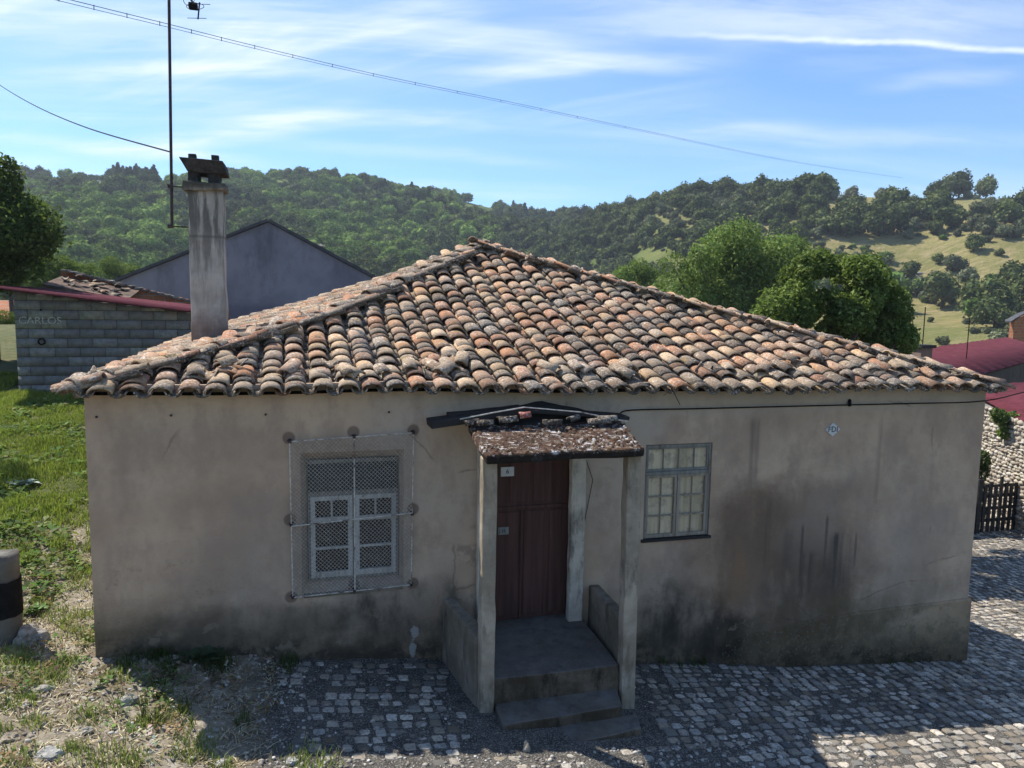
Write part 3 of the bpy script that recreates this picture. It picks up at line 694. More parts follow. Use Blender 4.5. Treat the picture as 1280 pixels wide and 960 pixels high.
def G(x,y):
    x=np.asarray(x,float);y=np.asarray(y,float)
    return gz(x,y)+bumpy(x,y)*np.where(paved(x,y),.12,1.0)
def gnd(px,py):
    z=0.
    for _ in range(60):
        p=PZ(px,py,z); z=.5*z+.5*float(gz(p[0],p[1]))
    return np.array([p[0],p[1],z])
# ------------------------------------------------------------------ far terrain (valley and two wooded hills)
def far_z(x,y):
    x=np.asarray(x,float);y=np.asarray(y,float)
    dx=x-CAM[0];dy=y-CAM[1]; r=np.hypot(dx,dy); az=np.degrees(np.arctan2(dx,dy))
    H_az=[-180,-60,-35,-20,-17.4,-12.2,-8.5,-4.5,-1.4,1.8,4.6,7.4,10.8,13.1,16.1,19,21.3,22.4,24.7,27.5,30.2,32.9,35.5,38,40.4,42.8,46.3,48.4,60,80,180]
    H_el=[2,6.0,6.3,6.4,6.55,6.9,7.2,7.55,7.55,7.55,7.4,7.1,6.9,6.5,5.9,5.6,5.6,5.8,6.25,6.7,7.05,7.2,7.2,6.95,6.9,6.7,6.6,6.2,6,4,2]
    el=np.interp(az,H_az,H_el); R=np.interp(az,[-180,8,13,16,19,22,25,30,60,180],[480,490,510,500,440,390,355,330,330,400])
    H=R*np.tan(np.radians(el))+3.5
    base=np.interp(az,[-180,-25,-5,10,20,35,60,180],[-6,-2,-3,-7,-13,-12,-10,-6])
    rb=np.interp(az,[-180,-20,10,18,27,50,180],[150,165,175,170,115,95,100])
    s=np.clip((r-rb)/(R-rb),0,1); prof=np.where(az>18,.92*s+.08*np.sin(s*math.pi/2),s**.82)
    z=base+(H-base)*prof
    z=z+ (5.5*np.sin(x*.021+1.3)*np.sin(y*.017+.4)+2.4*np.sin(x*.053+y*.03)+1.2*np.sin(x*.11-y*.09+2))*np.clip((r-rb)/60,0,1)*np.clip((R-r)/70,.15,1)
    z=np.where(r>R,z-(r-R)*.16,z)
    near=gz(np.clip(x,-20,32),np.clip(y,-10,30))-1.4
    t=np.clip((r-32)/(rb-32),0,1); t=t*t*(3-2*t)
    return near*(1-t)+z*t
def hit(px,py,rmin=40):
    d=ray(px,py); h=np.hypot(d[0],d[1]); d=d/h
    r=np.arange(rmin,620,1.0); P=CAM[None]+r[:,None]*d[None]
    zz=far_z(P[:,0],P[:,1]); k=np.argmax(P[:,2]<zz)
    return None if not (P[:,2]<zz).any() else np.array([P[k,0],P[k,1],zz[k]])
# far terrain mesh: one sheet to the horizon
az=np.radians(np.concatenate([np.arange(-180,-30,6.),np.arange(-30,62,.5),np.arange(62,181,6.)])); rr=np.concatenate([[0,8,16,24,30],np.arange(34,200,4.),np.arange(200,650,6.)])
A2,R2=np.meshgrid(az,rr); X=CAM[0]+R2*np.sin(A2); Y=CAM[1]+R2*np.cos(A2); Zf=far_z(X,Y); Zf=np.maximum(Zf,-40)
V=np.stack([X,Y,Zf],-1).reshape(-1,3); na=len(az); Fq=[(j*na+i,j*na+i+1,(j+1)*na+i+1,(j+1)*na+i) for j in range(len(rr)-1) for i in range(na-1)]
def hillmat():
    m=Mat('hillside_grass',.95,.1); x,y,z=m.xyz()
    green=m.mix(m.ss(m.noise(.05,6,.65),.35,.65),(.06,.095,.022),(.14,.17,.045))
    dry=m.mix(m.ss(m.noise(.07,7,.7),.35,.65),(.25,.22,.085),(.17,.17,.055))
    dry=m.mix(m.mul(m.ss(m.noise(.35,7,.75,stretch=(.5,2,1)),.46,.62),.8),dry,(.36,.28,.15)); dry=m.mix(m.mul(m.ss(m.noise(.8,6,.8),.55,.66),.7),dry,(.10,.105,.04))
    # the right-hand hill is drier
    side=m.ss(m.add(m.math('DIVIDE',m.sub(x,1.9),m.add(y,8.)),m.mul(m.sub(m.noise(.02),.5),.3)),.42,.62)
    c=m.mix(side,green,dry)
    c=m.mix(m.mul(m.ss(m.noise(.035,5,.6),.55,.62),.55),c,(.16,.17,.055))
    c=m.mix(m.mul(m.ss(m.noise(.9,5,.75),.6,.72),.6),c,(.04,.055,.02))
    m.color(c); m.bump(m.noise(1.2,6,.75),1,.5); return m.m
hills=npmesh('hillside',V,Fq,hillmat(),col=None,smooth=True); tag(hills,kind='structure')
# ------------------------------------------------------------------ near ground sheet
xs=np.concatenate([np.arange(-16,-4,.4),np.arange(-4,2.5,.06),np.arange(2.5,13,.15),np.arange(13,32.1,.5)]); ys=np.concatenate([np.arange(-12,-4,.5),np.arange(-4,1,.06),np.arange(1,8,.12),np.arange(8,30.1,.5)])
X,Y=np.meshgrid(xs,ys); Zn=G(X,Y)
fine=((X<3))&(Y>-4)&(Y<9); Zn=Zn+np.where(fine,1,0)*(.022*np.sin(X*23+3*np.sin(Y*17))*np.sin(Y*21+2*np.sin(X*11)))*np.where(paved(X,Y),.15,1)
Zn=Zn-np.where(paved(X,Y),.0,0)
# fall away at the sheet's rim so it meets the valley terrain
edge=np.minimum.reduce([X+16,32-X,Y+12,30-Y]); Zn=Zn-np.clip(1.2-edge,0,2)**2
V=np.stack([X,Y,Zn],-1).reshape(-1,3); nx=len(xs); jj,ii=np.meshgrid(np.arange(len(ys)-1),np.arange(nx-1),indexing='ij'); a=(jj*nx+ii).ravel()
Fq=np.stack([a,a+1,a+nx+1,a+nx],-1)
def groundmat():
    m=Mat('bare_ground',.96,.1); x,y,z=m.xyz()
    soil=m.mix(m.ss(m.noise(2.2,6,.7),.35,.65),(.20,.165,.115),(.36,.31,.23))
    soil=m.mix(m.mul(m.ss(m.noise(9,6,.75),.52,.66),.8),soil,(.52,.47,.38))
    soil=m.mix(m.mul(m.ss(m.noise(26,4,.75),.56,.66),.8),soil,(.08,.06,.04))
    grass=m.mix(m.ss(m.noise(4,6,.7),.35,.65),(.055,.08,.02),(.13,.13,.05))
    up=m.ss(m.add(y,m.mul(m.sub(m.noise(1.3,4,.6),.5),4.)),2.0,4.4)
    lf=m.ss(x,1.0,-.2)
    c=m.mix(m.mul(up,.85),soil,grass)
    sand=m.mix(m.ss(m.noise(7,6,.7),.35,.65),(.065,.06,.053),(.125,.112,.095))
    sand=m.mix(m.mul(m.ss(m.noise(60,4,.8),.52,.6),.7),sand,(.46,.43,.37))
    sand=m.mix(m.mul(m.ss(m.noise(90,3,.8),.6,.66),.8),sand,(.05,.045,.04))
    pv=m.ss(m.add(x,m.mul(m.sub(m.noise(3,4),.5),.35)),1.35,1.75)
    c=m.mix(pv,c,sand)
    c=m.mix(m.mul(m.ss(m.sub(x,m.mul(y,-.1)),22,24),.9),c,grass)
    m.color(c); m.bump(m.noise(30,6,.8),.9,.03); return m.m
ground=npmesh('ground',V,Fq,groundmat(),smooth=True); tag(ground,kind='structure')
# ------------------------------------------------------------------ cobblestones
def cobbles():
    V=[];Fo=[];Ft=[];Cc=[];Ct=[];n=0
    p=.132
    cells=[]
    for iy in range(int(-4.2/p),int(9.5/p)):
        off=random.uniform(0,p) if True else 0
        for ix in range(int(1.3/p),int(24/p)):
            if iy*p>0 and ix*p<WX+.03: continue
            cells.append((ix,iy,off))
    pts=np.array([((ix)*p+off,iy*p) for ix,iy,off in cells])
    # rows wander a little
    pts[:,1]+=.02*np.sin(pts[:,0]*1.3)+.012*np.sin(pts[:,0]*4.1); pts[:,0]+=.015*np.sin(pts[:,1]*2.2)
    ok=paved(pts[:,0]-.04,pts[:,1])&~((pts[:,0]>3.42)&(pts[:,0]<5.28)&(pts[:,1]>-1.9))&~((pts[:,1]>-.09)&(pts[:,0]<WX+.1))&~((pts[:,0]>3.4)&(pts[:,0]<5.3)&(pts[:,1]>-1.1))
    pts=pts[ok]; z=G(pts[:,0],pts[:,1])
    # buried parts: towards the lane in front, by the porch
    bury=np.array([mnoise.noise(Vector((a*.9,b*1.1,0)))+.5*mnoise.noise(Vector((a*3,b*3,5))) for a,b in pts])
    k=8
    VV=[];n=0
    cols=[]
    for (x,y),zz,b in zip(pts,z,bury):
        right=min(1,max(0,(x-5.6)/1.2))
        lvl=.004+.006*right+.012*b+random.gauss(0,.007)
        front=max(0,(-1.75-y))*(.05 if x<5.5 else .004); lvl-=front*.5
        if x<5.8: lvl-=.001
        if lvl<-.008 or random.random()<.05: continue
        w=p*random.uniform(.35,.465); h=p*random.uniform(.32,.45); a=random.gauss(0,.03)
        cc=[(1,.68),(.78,.98),(-.75,1),(-1,.72),(-1,-.7),(-.72,-1),(.78,-.97),(1,-.72)]
        ca,sa=math.cos(a),math.sin(a); o=[];t=[]
        for (u,v) in cc:
            u*=random.uniform(.86,1.1);v*=random.uniform(.84,1.1)
            X_=u*w;Y_=v*h; o.append((x+X_*ca-Y_*sa,y+X_*sa+Y_*ca)); X_*=.86;Y_*=.86; t.append((x+X_*ca-Y_*sa,y+X_*sa+Y_*ca))
        tx,ty=random.gauss(0,.02),random.gauss(0,.02)
        sl=(-.12)
        for q in o: VV.append((q[0],q[1],zz+lvl-.016+ (q[0]-x)*sl))
        for q in t: VV.append((q[0],q[1],zz+lvl+(q[0]-x)*(sl+tx)+(q[1]-y)*ty))
        VV.append((x,y,zz+lvl+.003))
        for i in range(k):
            Fo.append((n+i,n+(i+1)%k,n+k+(i+1)%k,n+k+i)); Ft.append((n+k+i,n+k+(i+1)%k,n+2*k))
        g=random.choice([.34,.40,.50,.28,.20])*random.uniform(.8,1.2); wr=random.uniform(-.015,.03)
        if random.random()<.14: g*=.45
        g*=.98; cols.append((g*1.12+wr,g,g*.82-wr*.9)); n+=2*k+1
    me=bpy.data.meshes.new('cobblestone_paving'); me.from_pydata(VV,[],Fo+Ft); me.materials.append(MAT['cobble'])
    cols=np.array(cols); c=np.ones((len(Fo)+len(Ft),4),np.float32); cf=np.repeat(cols,k,axis=0); c[:len(Fo),:3]=cf; c[len(Fo):,:3]=cf
    a=me.attributes.new('tint','FLOAT_COLOR','FACE'); a.data.foreach_set('color',c.ravel())
    o=bpy.data.objects.new('cobblestone_paving',me); C.objects.link(o); tag(o,kind='structure'); return o
def cobmat():
    m=Mat('cobblestone',.88,.25); c=m.attr('tint'); n=m.noise(30,5,.75)
    c=m.mix(m.mul(m.ss(n,.45,.62),.75),c,(.15,.14,.125)); c=m.mix(m.mul(m.ss(m.noise(12,5,.7),.55,.68),.7),c,(.10,.092,.082))
    m.color(c); m.bump(n,.5,.006); return m.m
MAT['cobble']=cobmat(); cobbles()
# ------------------------------------------------------------------ scattered stuff: blades, straw, grit
def blades(name,pts,h,w,cols,mat,label,cat,lean=.5,nper=1):
    n=len(pts); z=G(pts[:,0],pts[:,1]); a=rng.uniform(0,2*np.pi,n); L=h*rng.uniform(.5,1.3,n); ln=lean*rng.uniform(.2,1.3,n)*L
    dx=np.cos(a)*ln; dy=np.sin(a)*ln; sx=-np.sin(a)*w/2; sy=np.cos(a)*w/2
    B=np.stack([pts[:,0],pts[:,1],z-.01],-1); S=np.stack([sx,sy,np.zeros(n)],-1) if np.ndim(w)==0 else np.stack([sx,sy,np.zeros(n)],-1)
    M1=B+np.stack([dx*.35,dy*.35,L*.6],-1); T=B+np.stack([dx,dy,L*np.where(lean>1.2,.3,.95)],-1)
    V=np.stack([B-S,B+S,M1-S*.8,M1+S*.8,T],1).reshape(-1,3); b=np.arange(n)*5
    F=np.concatenate([np.stack([b,b+1,b+3],-1),np.stack([b,b+3,b+2],-1),np.stack([b+2,b+3,b+4],-1)]); c=np.concatenate([cols]*3)
    o=npmesh(name,V,F,mat,col=c); tag(o,label,cat,kind='stuff'); return o
def leafmat(name,tr=.3,rough=.6):
    m=Mat(name,rough,.25); c=m.attr('tint'); m.color(c); m.translucent(tr,m.mix(.5,c,(.20,.26,.03))); return m.m
MAT['blade']=leafmat('grass_blade',.45,.8); MAT['straw']=leafmat('straw_blade',.15)
def nz(p,f,s=0): return np.array([mnoise.noise(Vector((a*f,b*f,s))) for a,b in p])
# lush bank left of the house
P=rng.uniform((-6.5,1.2),(-.02,13),(230000,2)); keep=nz(P,.9)*1.3+.6*nz(P,3.2,2)+.3*nz(P,8,3)+np.clip((P[:,1]-3.3)*.5,-.7,.9)> -.2+rng.uniform(-.25,.25,len(P)); P=P[keep]; 
P=P[(P[:,1]<10.95)|(P[:,0]<-4.2)]
cg=np.array([(.18,.25,.03),(.26,.33,.05),(.32,.35,.075),(.11,.18,.028),(.36,.33,.12)])[rng.choice(5,len(P),p=[.3,.3,.18,.14,.08])]*rng.uniform(.8,1.25,(len(P),1))
cg=cg*(1+.25*np.clip(nz(P,.7,9),-1,1))[:,None]
blades('grass',P,.09+.10*np.clip(nz(P,1.2,4)+.5*nz(P,4,6),-.55,1),.011,cg,MAT['blade'],'lush green grass on the bank left of the house','grass',.55)
# sparse tufts, front left
def tufts(centres,name,label,cat,h=.12,n=70,r=.07,cols=((.20,.28,.05),(.28,.32,.09),(.13,.20,.04),(.42,.36,.18)),lean=.7,mat='blade',wid=.008):
    P=np.concatenate([c[:2]+rng.normal(0,r*s,(int(n*s),2)) for *c,s in centres]); 
    cc=np.array(cols)[rng.choice(len(cols),len(P))]*rng.uniform(.75,1.3,(len(P),1)); return blades(name,P,h,wid,cc,MAT[mat],label,cat,lean)
ct=[(*gnd(a,b)[:2],s) for a,b,s in ((30,840,2.2),(10,820,2.),(55,850,1.5),(110,895,1.2),(70,770,1.2),(150,845,1.2),(112,800,.8),(205,900,.9),(240,930,1.2),(180,905,.7),(125,950,1.4),(90,940,.7),(40,905,.6),(15,880,.9),(390,955,1.5),(240,945,.8),(20,955,1.2),(60,715,1.3),(100,735,1.1),(85,690,1.2),(30,650,1.5),(105,770,.8),(280,958,.7),(165,955,1.0))]
ct+=[(random.uniform(-3.2,-.1),random.uniform(-2.2,3.2),random.uniform(.3,.9)) for _ in range(90)]
tufts(ct,'weeds','low green weed tufts on the dry ground front left','weeds',.085,150,.085,wid=.009)
# shaded weeds at the foot of the wall
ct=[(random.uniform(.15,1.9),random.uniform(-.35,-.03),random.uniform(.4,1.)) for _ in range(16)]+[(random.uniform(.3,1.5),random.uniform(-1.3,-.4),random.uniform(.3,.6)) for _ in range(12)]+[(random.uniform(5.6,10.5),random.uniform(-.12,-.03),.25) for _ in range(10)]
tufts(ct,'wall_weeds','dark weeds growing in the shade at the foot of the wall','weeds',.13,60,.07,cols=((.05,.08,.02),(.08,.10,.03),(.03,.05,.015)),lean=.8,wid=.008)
# broad-leaved ground weeds all over the bank
def leafpatch(n,lo,hi,name,label,cols,smin,smax):
    V=[];Fq_=[];cc=[]
    for _ in range(n):
        x=random.uniform(lo[0],hi[0]);y=random.uniform(lo[1],hi[1])
        if x>-.05 and y>-.03: continue
        if mnoise.noise(Vector((x*1.1,y*1.1,31)))<-.05: continue
        z=float(G(x,y)); c=random.choice(cols); k=random.uniform(.7,1.3)
        for i in range(random.randint(5,14)):
            a=random.random()*6.28; L=random.uniform(smin,smax); w=L*random.uniform(.25,.5); bx=x+random.gauss(0,smax*.7); by=y+random.gauss(0,smax*.7); e=random.uniform(.2,1.1); dx,dy=math.cos(a),math.sin(a); hz_=z+random.uniform(0,.07)
            n0=len(V); V+= [(bx,by,hz_),(bx+dx*L*.45-dy*w,by+dy*L*.45+dx*w,hz_+L*e*.5),(bx+dx*L,by+dy*L,hz_+L*e*.55),(bx+dx*L*.45+dy*w,by+dy*L*.45-dx*w,hz_+L*e*.5)]; Fq_.append((n0,n0+1,n0+2,n0+3)); cc.append(tuple(min(.7,q*k*random.uniform(.8,1.2)) for q in c))
    o=npmesh(name,V,Fq_,MAT['blade'],None,np.array(cc)); tag(o,label,'weeds',kind='stuff')
leafpatch(1500,(-5.5,1.5),(-.03,10.5),'bank_weeds','mixed broad-leaved weeds among the grass of the bank',[(.10,.18,.04),(.16,.24,.06),(.07,.12,.03),(.24,.28,.12)],.04,.11)
leafpatch(650,(-3.6,-2.8),(.9,2.6),'path_weeds','small broad-leaved weeds scattered over the bare ground',[(.12,.20,.05),(.20,.26,.09),(.30,.30,.16)],.02,.055)
leafpatch(900,(-3.6,-3.0),(1.7,2.8),'leaf_litter','dead leaves and litter on the bare ground',[(.30,.20,.10),(.42,.33,.2),(.15,.10,.06),(.55,.5,.4)],.02,.05)
# straw
P=rng.uniform((-3.8,-3.2),(1.8,3.6),(42000,2)); kk=(nz(P,1.4,7)+.3*nz(P,5,1)>-.15+rng.uniform(-.2,.2,len(P)))&(P[:,0]<.1+np.where(P[:,1]<-.05,1.6,0)+0*P[:,0])&~((P[:,0]>-.02)&(P[:,1]>-.02)); P=P[kk]
cs=np.array([(.48,.39,.23),(.62,.54,.37),(.26,.19,.10),(.14,.10,.06)])[rng.choice(4,len(P))]*rng.uniform(.75,1.2,(len(P),1))
blades('dry_straw',P,.036,.009,cs,MAT['straw'],'dry straw and dead stalks scattered on the bare ground','straw',4.5)
gp=gnd(125,765)
P=gp[:2]+rng.normal(0,1,(2600,2))*[.20,.75]; P=P[(P[:,0]<-.03)]; cs=np.array([(.45,.36,.22),(.52,.45,.30)])[rng.choice(2,len(P))]*rng.uniform(.7,1.15,(len(P),1))
blades('straw_heap',P,.035,.007,cs,MAT['straw'],'pale heap of dead grass against the left corner of the house','straw',3.5)
# gravel
ico=bmesh.new(); bmesh.ops.create_icosphere(ico,subdivisions=1,radius=1); IV=np.array([v.co[:] for v in ico.verts]); IF=np.array([[v.index for v in f.verts] for f in ico.faces]); ico.free()
def grit(name,P,rlo,rhi,label,cols,mat):
    n=len(P); z=G(P[:,0],P[:,1]); r=rlo+(rhi-rlo)*rng.random(n)**3
    D=IV[None]*(r[:,None,None]*rng.uniform(.55,1.35,(n,1,3))*[1,1,.55])*rng.uniform(.7,1.25,(n,12,1)); V=(D+np.stack([P[:,0],P[:,1],z+r*.15],-1)[:,None]).reshape(-1,3)
    F=(IF[None]+(np.arange(n)*12)[:,None,None]).reshape(-1,3); c=np.repeat(np.array(cols)[rng.choice(len(cols),n)]*rng.uniform(.7,1.25,(n,1)),20,axis=0)
    o=npmesh(name,V,F,mat,col=c); tag(o,label,'gravel',kind='stuff')
def stonemat():
    m=Mat('loose_stone',.92,.2); c=m.attr('tint'); m.color(m.mix(m.mul(m.ss(m.noise(25,5,.7),.45,.65),.5),c,(.16,.13,.10))); m.bump(m.noise(40,4),.4,.006); return m.m
MAT['stone']=stonemat()
cstone=[(.42,.38,.32),(.30,.27,.23),(.5,.47,.42),(.22,.19,.16)]
P=np.concatenate([rng.uniform((-3.8,-3.3),(2.0,2.6),(11000,2)),rng.uniform((1.2,-3.4),(7,-1.85),(3600,2)),rng.uniform((1.7,-1.8),(3.4,-.1),(350,2)),rng.uniform((5.3,-1.9),(7.5,-.1),(250,2))]); P=P[~((P[:,0]>-.05)&(P[:,1]>-.04))]; P=P[~((P[:,0]>3.7)&(P[:,0]<5.15)&(P[:,1]>-1.9))]
grit('gravel',P,.004,.03,'fine grit and pebbles lying on the lane and bare ground',cstone,MAT['stone'])
# individual larger stones
bm=bmesh.new(); bmesh.ops.create_icosphere(bm,subdivisions=3,radius=1); RV=[v.co.copy() for v in bm.verts]; RF=[[v.index for v in f.verts] for f in bm.faces]; bm.free()
def rock(px,py,s,label,col,flat=.6,seed=0,cat='stone',group=None,lift=.12,name='stone'):
    p=gnd(px,py); vs=[]
    for v in RV:
        k=1+.45*mnoise.noise(v*1.1+Vector((seed*9,0,0)))+.18*mnoise.noise(v*2.7+Vector((0,seed*5,0)))
        q=Vector((v.x*s[0],v.y*s[1],v.z*s[2]))*k; q.z=max(q.z,-s[2]*.6); vs.append((p[0]+q.x,p[1]+q.y,p[2]+s[2]*lift+q.z))
    key='rock%s'%(col,); 
    if key not in MAT: MAT[key]=simple('pale_rock',tuple(q*.82 for q in col),.35,16,bump=1.,bd=.02,dirt=(.17,.13,.085))
    o=MB().add([(0,0,0)],[]); o=MB().add(vs,RF).build(name,MAT[key]); 
    # flat facets
    tag(o,label,cat,group); return o
gs='loose stones on the bare ground'
rock(38,800,(.17,.13,.13),'largest pale boulder leaning at the foot of the concrete post',(.42,.39,.34),seed=1,group=gs)
rock(160,878,(.085,.05,.06),'pale angular stone at the edge of the house shadow, front left',(.50,.46,.37),seed=2,group=gs)
rock(62,945,(.10,.08,.05),'whitish flat stone nearest the bottom left of the lane',(.55,.53,.48),seed=3,group=gs)
rock(107,915,(.055,.045,.035),'small cream stone beside a grass tuft in the straw',(.5,.47,.38),seed=4,group=gs)
rock(52,862,(.10,.05,.035),'flat pale stone by the dark patch of shade from the post',(.5,.47,.42),seed=5,group=gs)
rock(205,912,(.05,.06,.03),'small pinkish stone at the edge of the house shadow beyond the angular one',(.46,.38,.32),seed=6,group=gs)
rock(12,925,(.07,.05,.04),'small tan stone at the far left of the bare ground',(.45,.38,.28),seed=7,group=gs)
rock(365,952,(.05,.045,.03),'small whitish stone beside the green tuft at the paving edge',(.55,.52,.46),seed=8,group=gs)
rock(278,955,(.05,.035,.03),'pale pebble between the shaded paving and the bare ground',(.53,.5,.45),seed=9,group=gs)
rock(780,937-18,(.0,.0,.0),'x',(.5,.5,.5)) if False else None
rock(658,938,(.035,.035,.07),'small upright cream stone in front of the lowest step',(.55,.48,.36),seed=11,group=gs)
rock(108,722,(.06,.045,.035),'small white stone in the grass by the wall of the house',(.55,.52,.47),seed=12,group=gs)
rock(45,655,(.07,.05,.035),'pale grey stone lying in the green grass up the bank',(.5,.5,.48),seed=13,group=gs)
rock(120,785,(.055,.05,.04),'dark stone half buried in the straw heap by the corner',(.08,.07,.06),seed=14,group=gs)
# pale broad-leaved weed in the grass
def rosette(px,py,label,n=34,r=.20,col=(.24,.30,.20)):
    p=gnd(px,py); m=MB()
    for i in range(n):
        a=random.random()*6.28; L=r*random.uniform(.5,1.1); w=L*.30; el=random.uniform(.1,.7); b=Vector((p[0]+random.gauss(0,r*.35),p[1]+random.gauss(0,r*.35),float(G(p[0],p[1]))+.04))
        d=Vector((math.cos(a),math.sin(a),el)).normalized(); s=d.cross(Vector((0,0,1))).normalized()
        m.add([b,b+d*L*.4+s*w,b+d*L-Vector((0,0,L*.2)),b+d*L*.4-s*w,b+d*L*.5-Vector((0,0,.02))],[(0,1,4),(1,2,4),(2,3,4),(3,0,4)])
    k='leaf%s'%(col,)
    if k not in MAT: MAT[k]=simple('broad_leaf',col,.25,20,.6,.3,bump=0)
    o=m.build('broadleaf_weed',MAT[k]); tag(o,label,'weed')
rosette(32,606,'silvery pale broad-leaved weed low in the green grass',60,.15,(.34,.42,.33))
rosette(12,655,'bluish broad-leaved weed by the pale stone on the bank',30,.12,(.16,.24,.17))
rosette(45,765,'green broad-leaved weed clump behind the concrete post',70,.10,(.14,.23,.06))
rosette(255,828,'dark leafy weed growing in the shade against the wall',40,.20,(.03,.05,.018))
# ------------------------------------------------------------------ concrete post front left
p=gnd(2,800); pz=float(p[2]); ptop=PW(0,692,p[1])
postc=empty('concrete_post',(float(p[0])-.02,float(p[1]),pz)); tag(postc,'stubby round concrete post with a black band at the left edge','post')
cxp=p[0]+.02; R_=.165
m=MB(); n=20; zt=ptop[2]
rings=[]
for k,zz in enumerate(np.linspace(pz-.2,zt,12)):
    rings.append([(cxp+R_*(1+.03*mnoise.noise(Vector((math.cos(t)*2,math.sin(t)*2,zz*3))))*math.cos(t),p[1]+R_*math.sin(t),zz+(.012*math.sin(3*t)+.02*mnoise.noise(Vector((math.cos(t)*3,math.sin(t)*3,1))) if k==11 else 0)) for t in np.linspace(0,2*math.pi,n,endpoint=False)])
m.add([v for r_ in rings for v in r_]+[(cxp,p[1],zt-.01)],[(i*n+j,i*n+(j+1)%n,(i+1)*n+(j+1)%n,(i+1)*n+j) for i in range(11) for j in range(n)]+[(11*n+j,11*n+(j+1)%n,12*n) for j in range(n)])
m.build('shaft',MAT['postgrey'] if 'postgrey' in MAT else MAT.setdefault('postgrey',concrete('grey_post_concrete',(.15,.145,.13),.2,.12,.4)),postc,smooth=True)
zb0=PW(0,768,p[1])[2]; zb1=PW(0,723,p[1])[2]
m=MB(); rings=[]
for k,zz in enumerate(np.linspace(zb0,zb1,6)):
    rings.append([(cxp+(R_+.014+.006*mnoise.noise(Vector((t*3,zz*8,0))))*math.cos(t),p[1]+(R_+.014)*math.sin(t),zz+.02*mnoise.noise(Vector((math.cos(t)*3,math.sin(t)*3,k)))) for t in np.linspace(0,2*math.pi,n,endpoint=False)])
m.add([v for r_ in rings for v in r_],[(i*n+j,i*n+(j+1)%n,(i+1)*n+(j+1)%n,(i+1)*n+j) for i in range(5) for j in range(n)])
m.build('black_band',MAT['black'],postc,smooth=True)
# ------------------------------------------------------------------ block shed (left, behind)
SY=11.0
def blockmat():
    m=Mat('concrete_block',.95,.1); c=m.attr('tint'); n=m.noise(9,6,.7)
    c=m.mix(m.mul(m.ss(n,.4,.65),.5),c,(.10,.10,.095)); m.color(c); m.bump(m.noise(60,4,.7),.6,.006); return m.m
MAT['block']=blockmat(); MAT['jointm']=simple('recessed_mortar',(.10,.10,.095),.3,20,bump=.5)
sx0=float(PW(20,430,SY)[0]); sx1=-.12
ztl=float(PW(16,362,SY)[2]); ztr=float(PW(232,388,SY)[2]); xtr=float(PW(232,388,SY)[0])
def stop(x): return ztl+(ztr-ztl)*(x-sx0)/(xtr-sx0)
shed=empty('block_shed',(sx0,SY,1.1)); tag(shed,'low grey concrete block shed with a maroon sheet roof left of the chimney','shed')
m=MB().add([(sx0,SY+.02,.6),(sx1,SY+.02,.6),(sx1,SY+.02,stop(sx1)),(sx0,SY+.02,stop(sx0))],[(0,1,2,3)]); m.add([(sx0,SY+.02,.6),(sx0,SY+.02,stop(sx0)),(sx0,SY+3.5,stop(sx0)),(sx0,SY+3.5,.6)],[(0,1,2,3)]); m.add([(sx1,SY+.02,.6),(sx1,SY+3.5,.6),(sx1,SY+3.5,stop(sx1)),(sx1,SY+.02,stop(sx1))],[(0,1,2,3)])
sw=m.build('wall',MAT['jointm'],shed)
V=[];F_=[];cc=[];bw,bh,g=.50,.205,.012
row=0; z=.62
while z<stop(sx0)+.1:
    x=sx0-(bw/2 if row%2 else 0)
    while x<sx1:
        a=max(x,sx0+.0); b=min(x+bw,sx1); 
        zt_=min(z+bh,min(stop(a),stop(b))-.005)
        if b-a>.06 and zt_-z>.03:
            f=SY-random.uniform(0,.012); n0=len(V); gi=g/2
            V+= [(a+gi,f,z+gi),(b-gi,f,z+gi),(b-gi,f,zt_-gi),(a+gi,f,zt_-gi),(a+gi,SY+.03,z+gi),(b-gi,SY+.03,z+gi),(b-gi,SY+.03,zt_-gi),(a+gi,SY+.03,zt_-gi)]
            F_+= [(n0,n0+1,n0+2,n0+3),(n0,n0+4,n0+5,n0+1),(n0+1,n0+5,n0+6,n0+2),(n0+2,n0+6,n0+7,n0+3),(n0+3,n0+7,n0+4,n0)]
            gq=random.choice([.20,.22,.24,.18,.27]); t=(gq*.98,gq,gq*.98)
            if random.random()<.08: t=(.30,.31,.26)
            xm=(a+b)/2; pxy=proj((xm,SY,z+.1)); 
            if 133<pxy[0][0]<144 and pxy[1][0]<393 : t=(.36,.12,.05)
            if 18<pxy[0][0]<78 and 396<pxy[1][0]<410: t=(.26,.27,.23)
            cc+=[t]*5
        x+=bw
    z+=bh; row+=1
npmesh('block_courses',V,F_,MAT['block'],sw,np.array(cc))
p=PW(48,401,SY-.03); vs,fs=text_geo('CARLOS',.225,(p[0]+.03,SY-.016,p[2]),ext=.002)
gl=MB().add(vs,fs).build('graffiti',MAT.setdefault('faded_paint',simple('faded_grey_paint',(.40,.41,.36),.3,30,bump=0)),sw); gl['label']='faded hand painted name CARLOS on one block course'
p=PW(52,427,SY-.03); tor=[(p[0]+.062*math.cos(t),SY-.025,p[2]+.062*math.sin(t)) for t in np.linspace(0,2*math.pi,17)]
MB().tube(tor,.018,6,caps=False).build('vent_ring',MAT['black'],sw)
p=PW(50.5,387.5,SY-.03); MB().tube([(p[0],SY-.02,p[2]),(p[0],SY+.01,p[2])],.022,8).build('pipe_hole',MAT['black'],sw)
MAT['maroon']=simple('maroon_sheet_metal',(.098,.026,.034),.22,2.2,.9,.05,bump=.15,dirt=(.075,.022,.026))
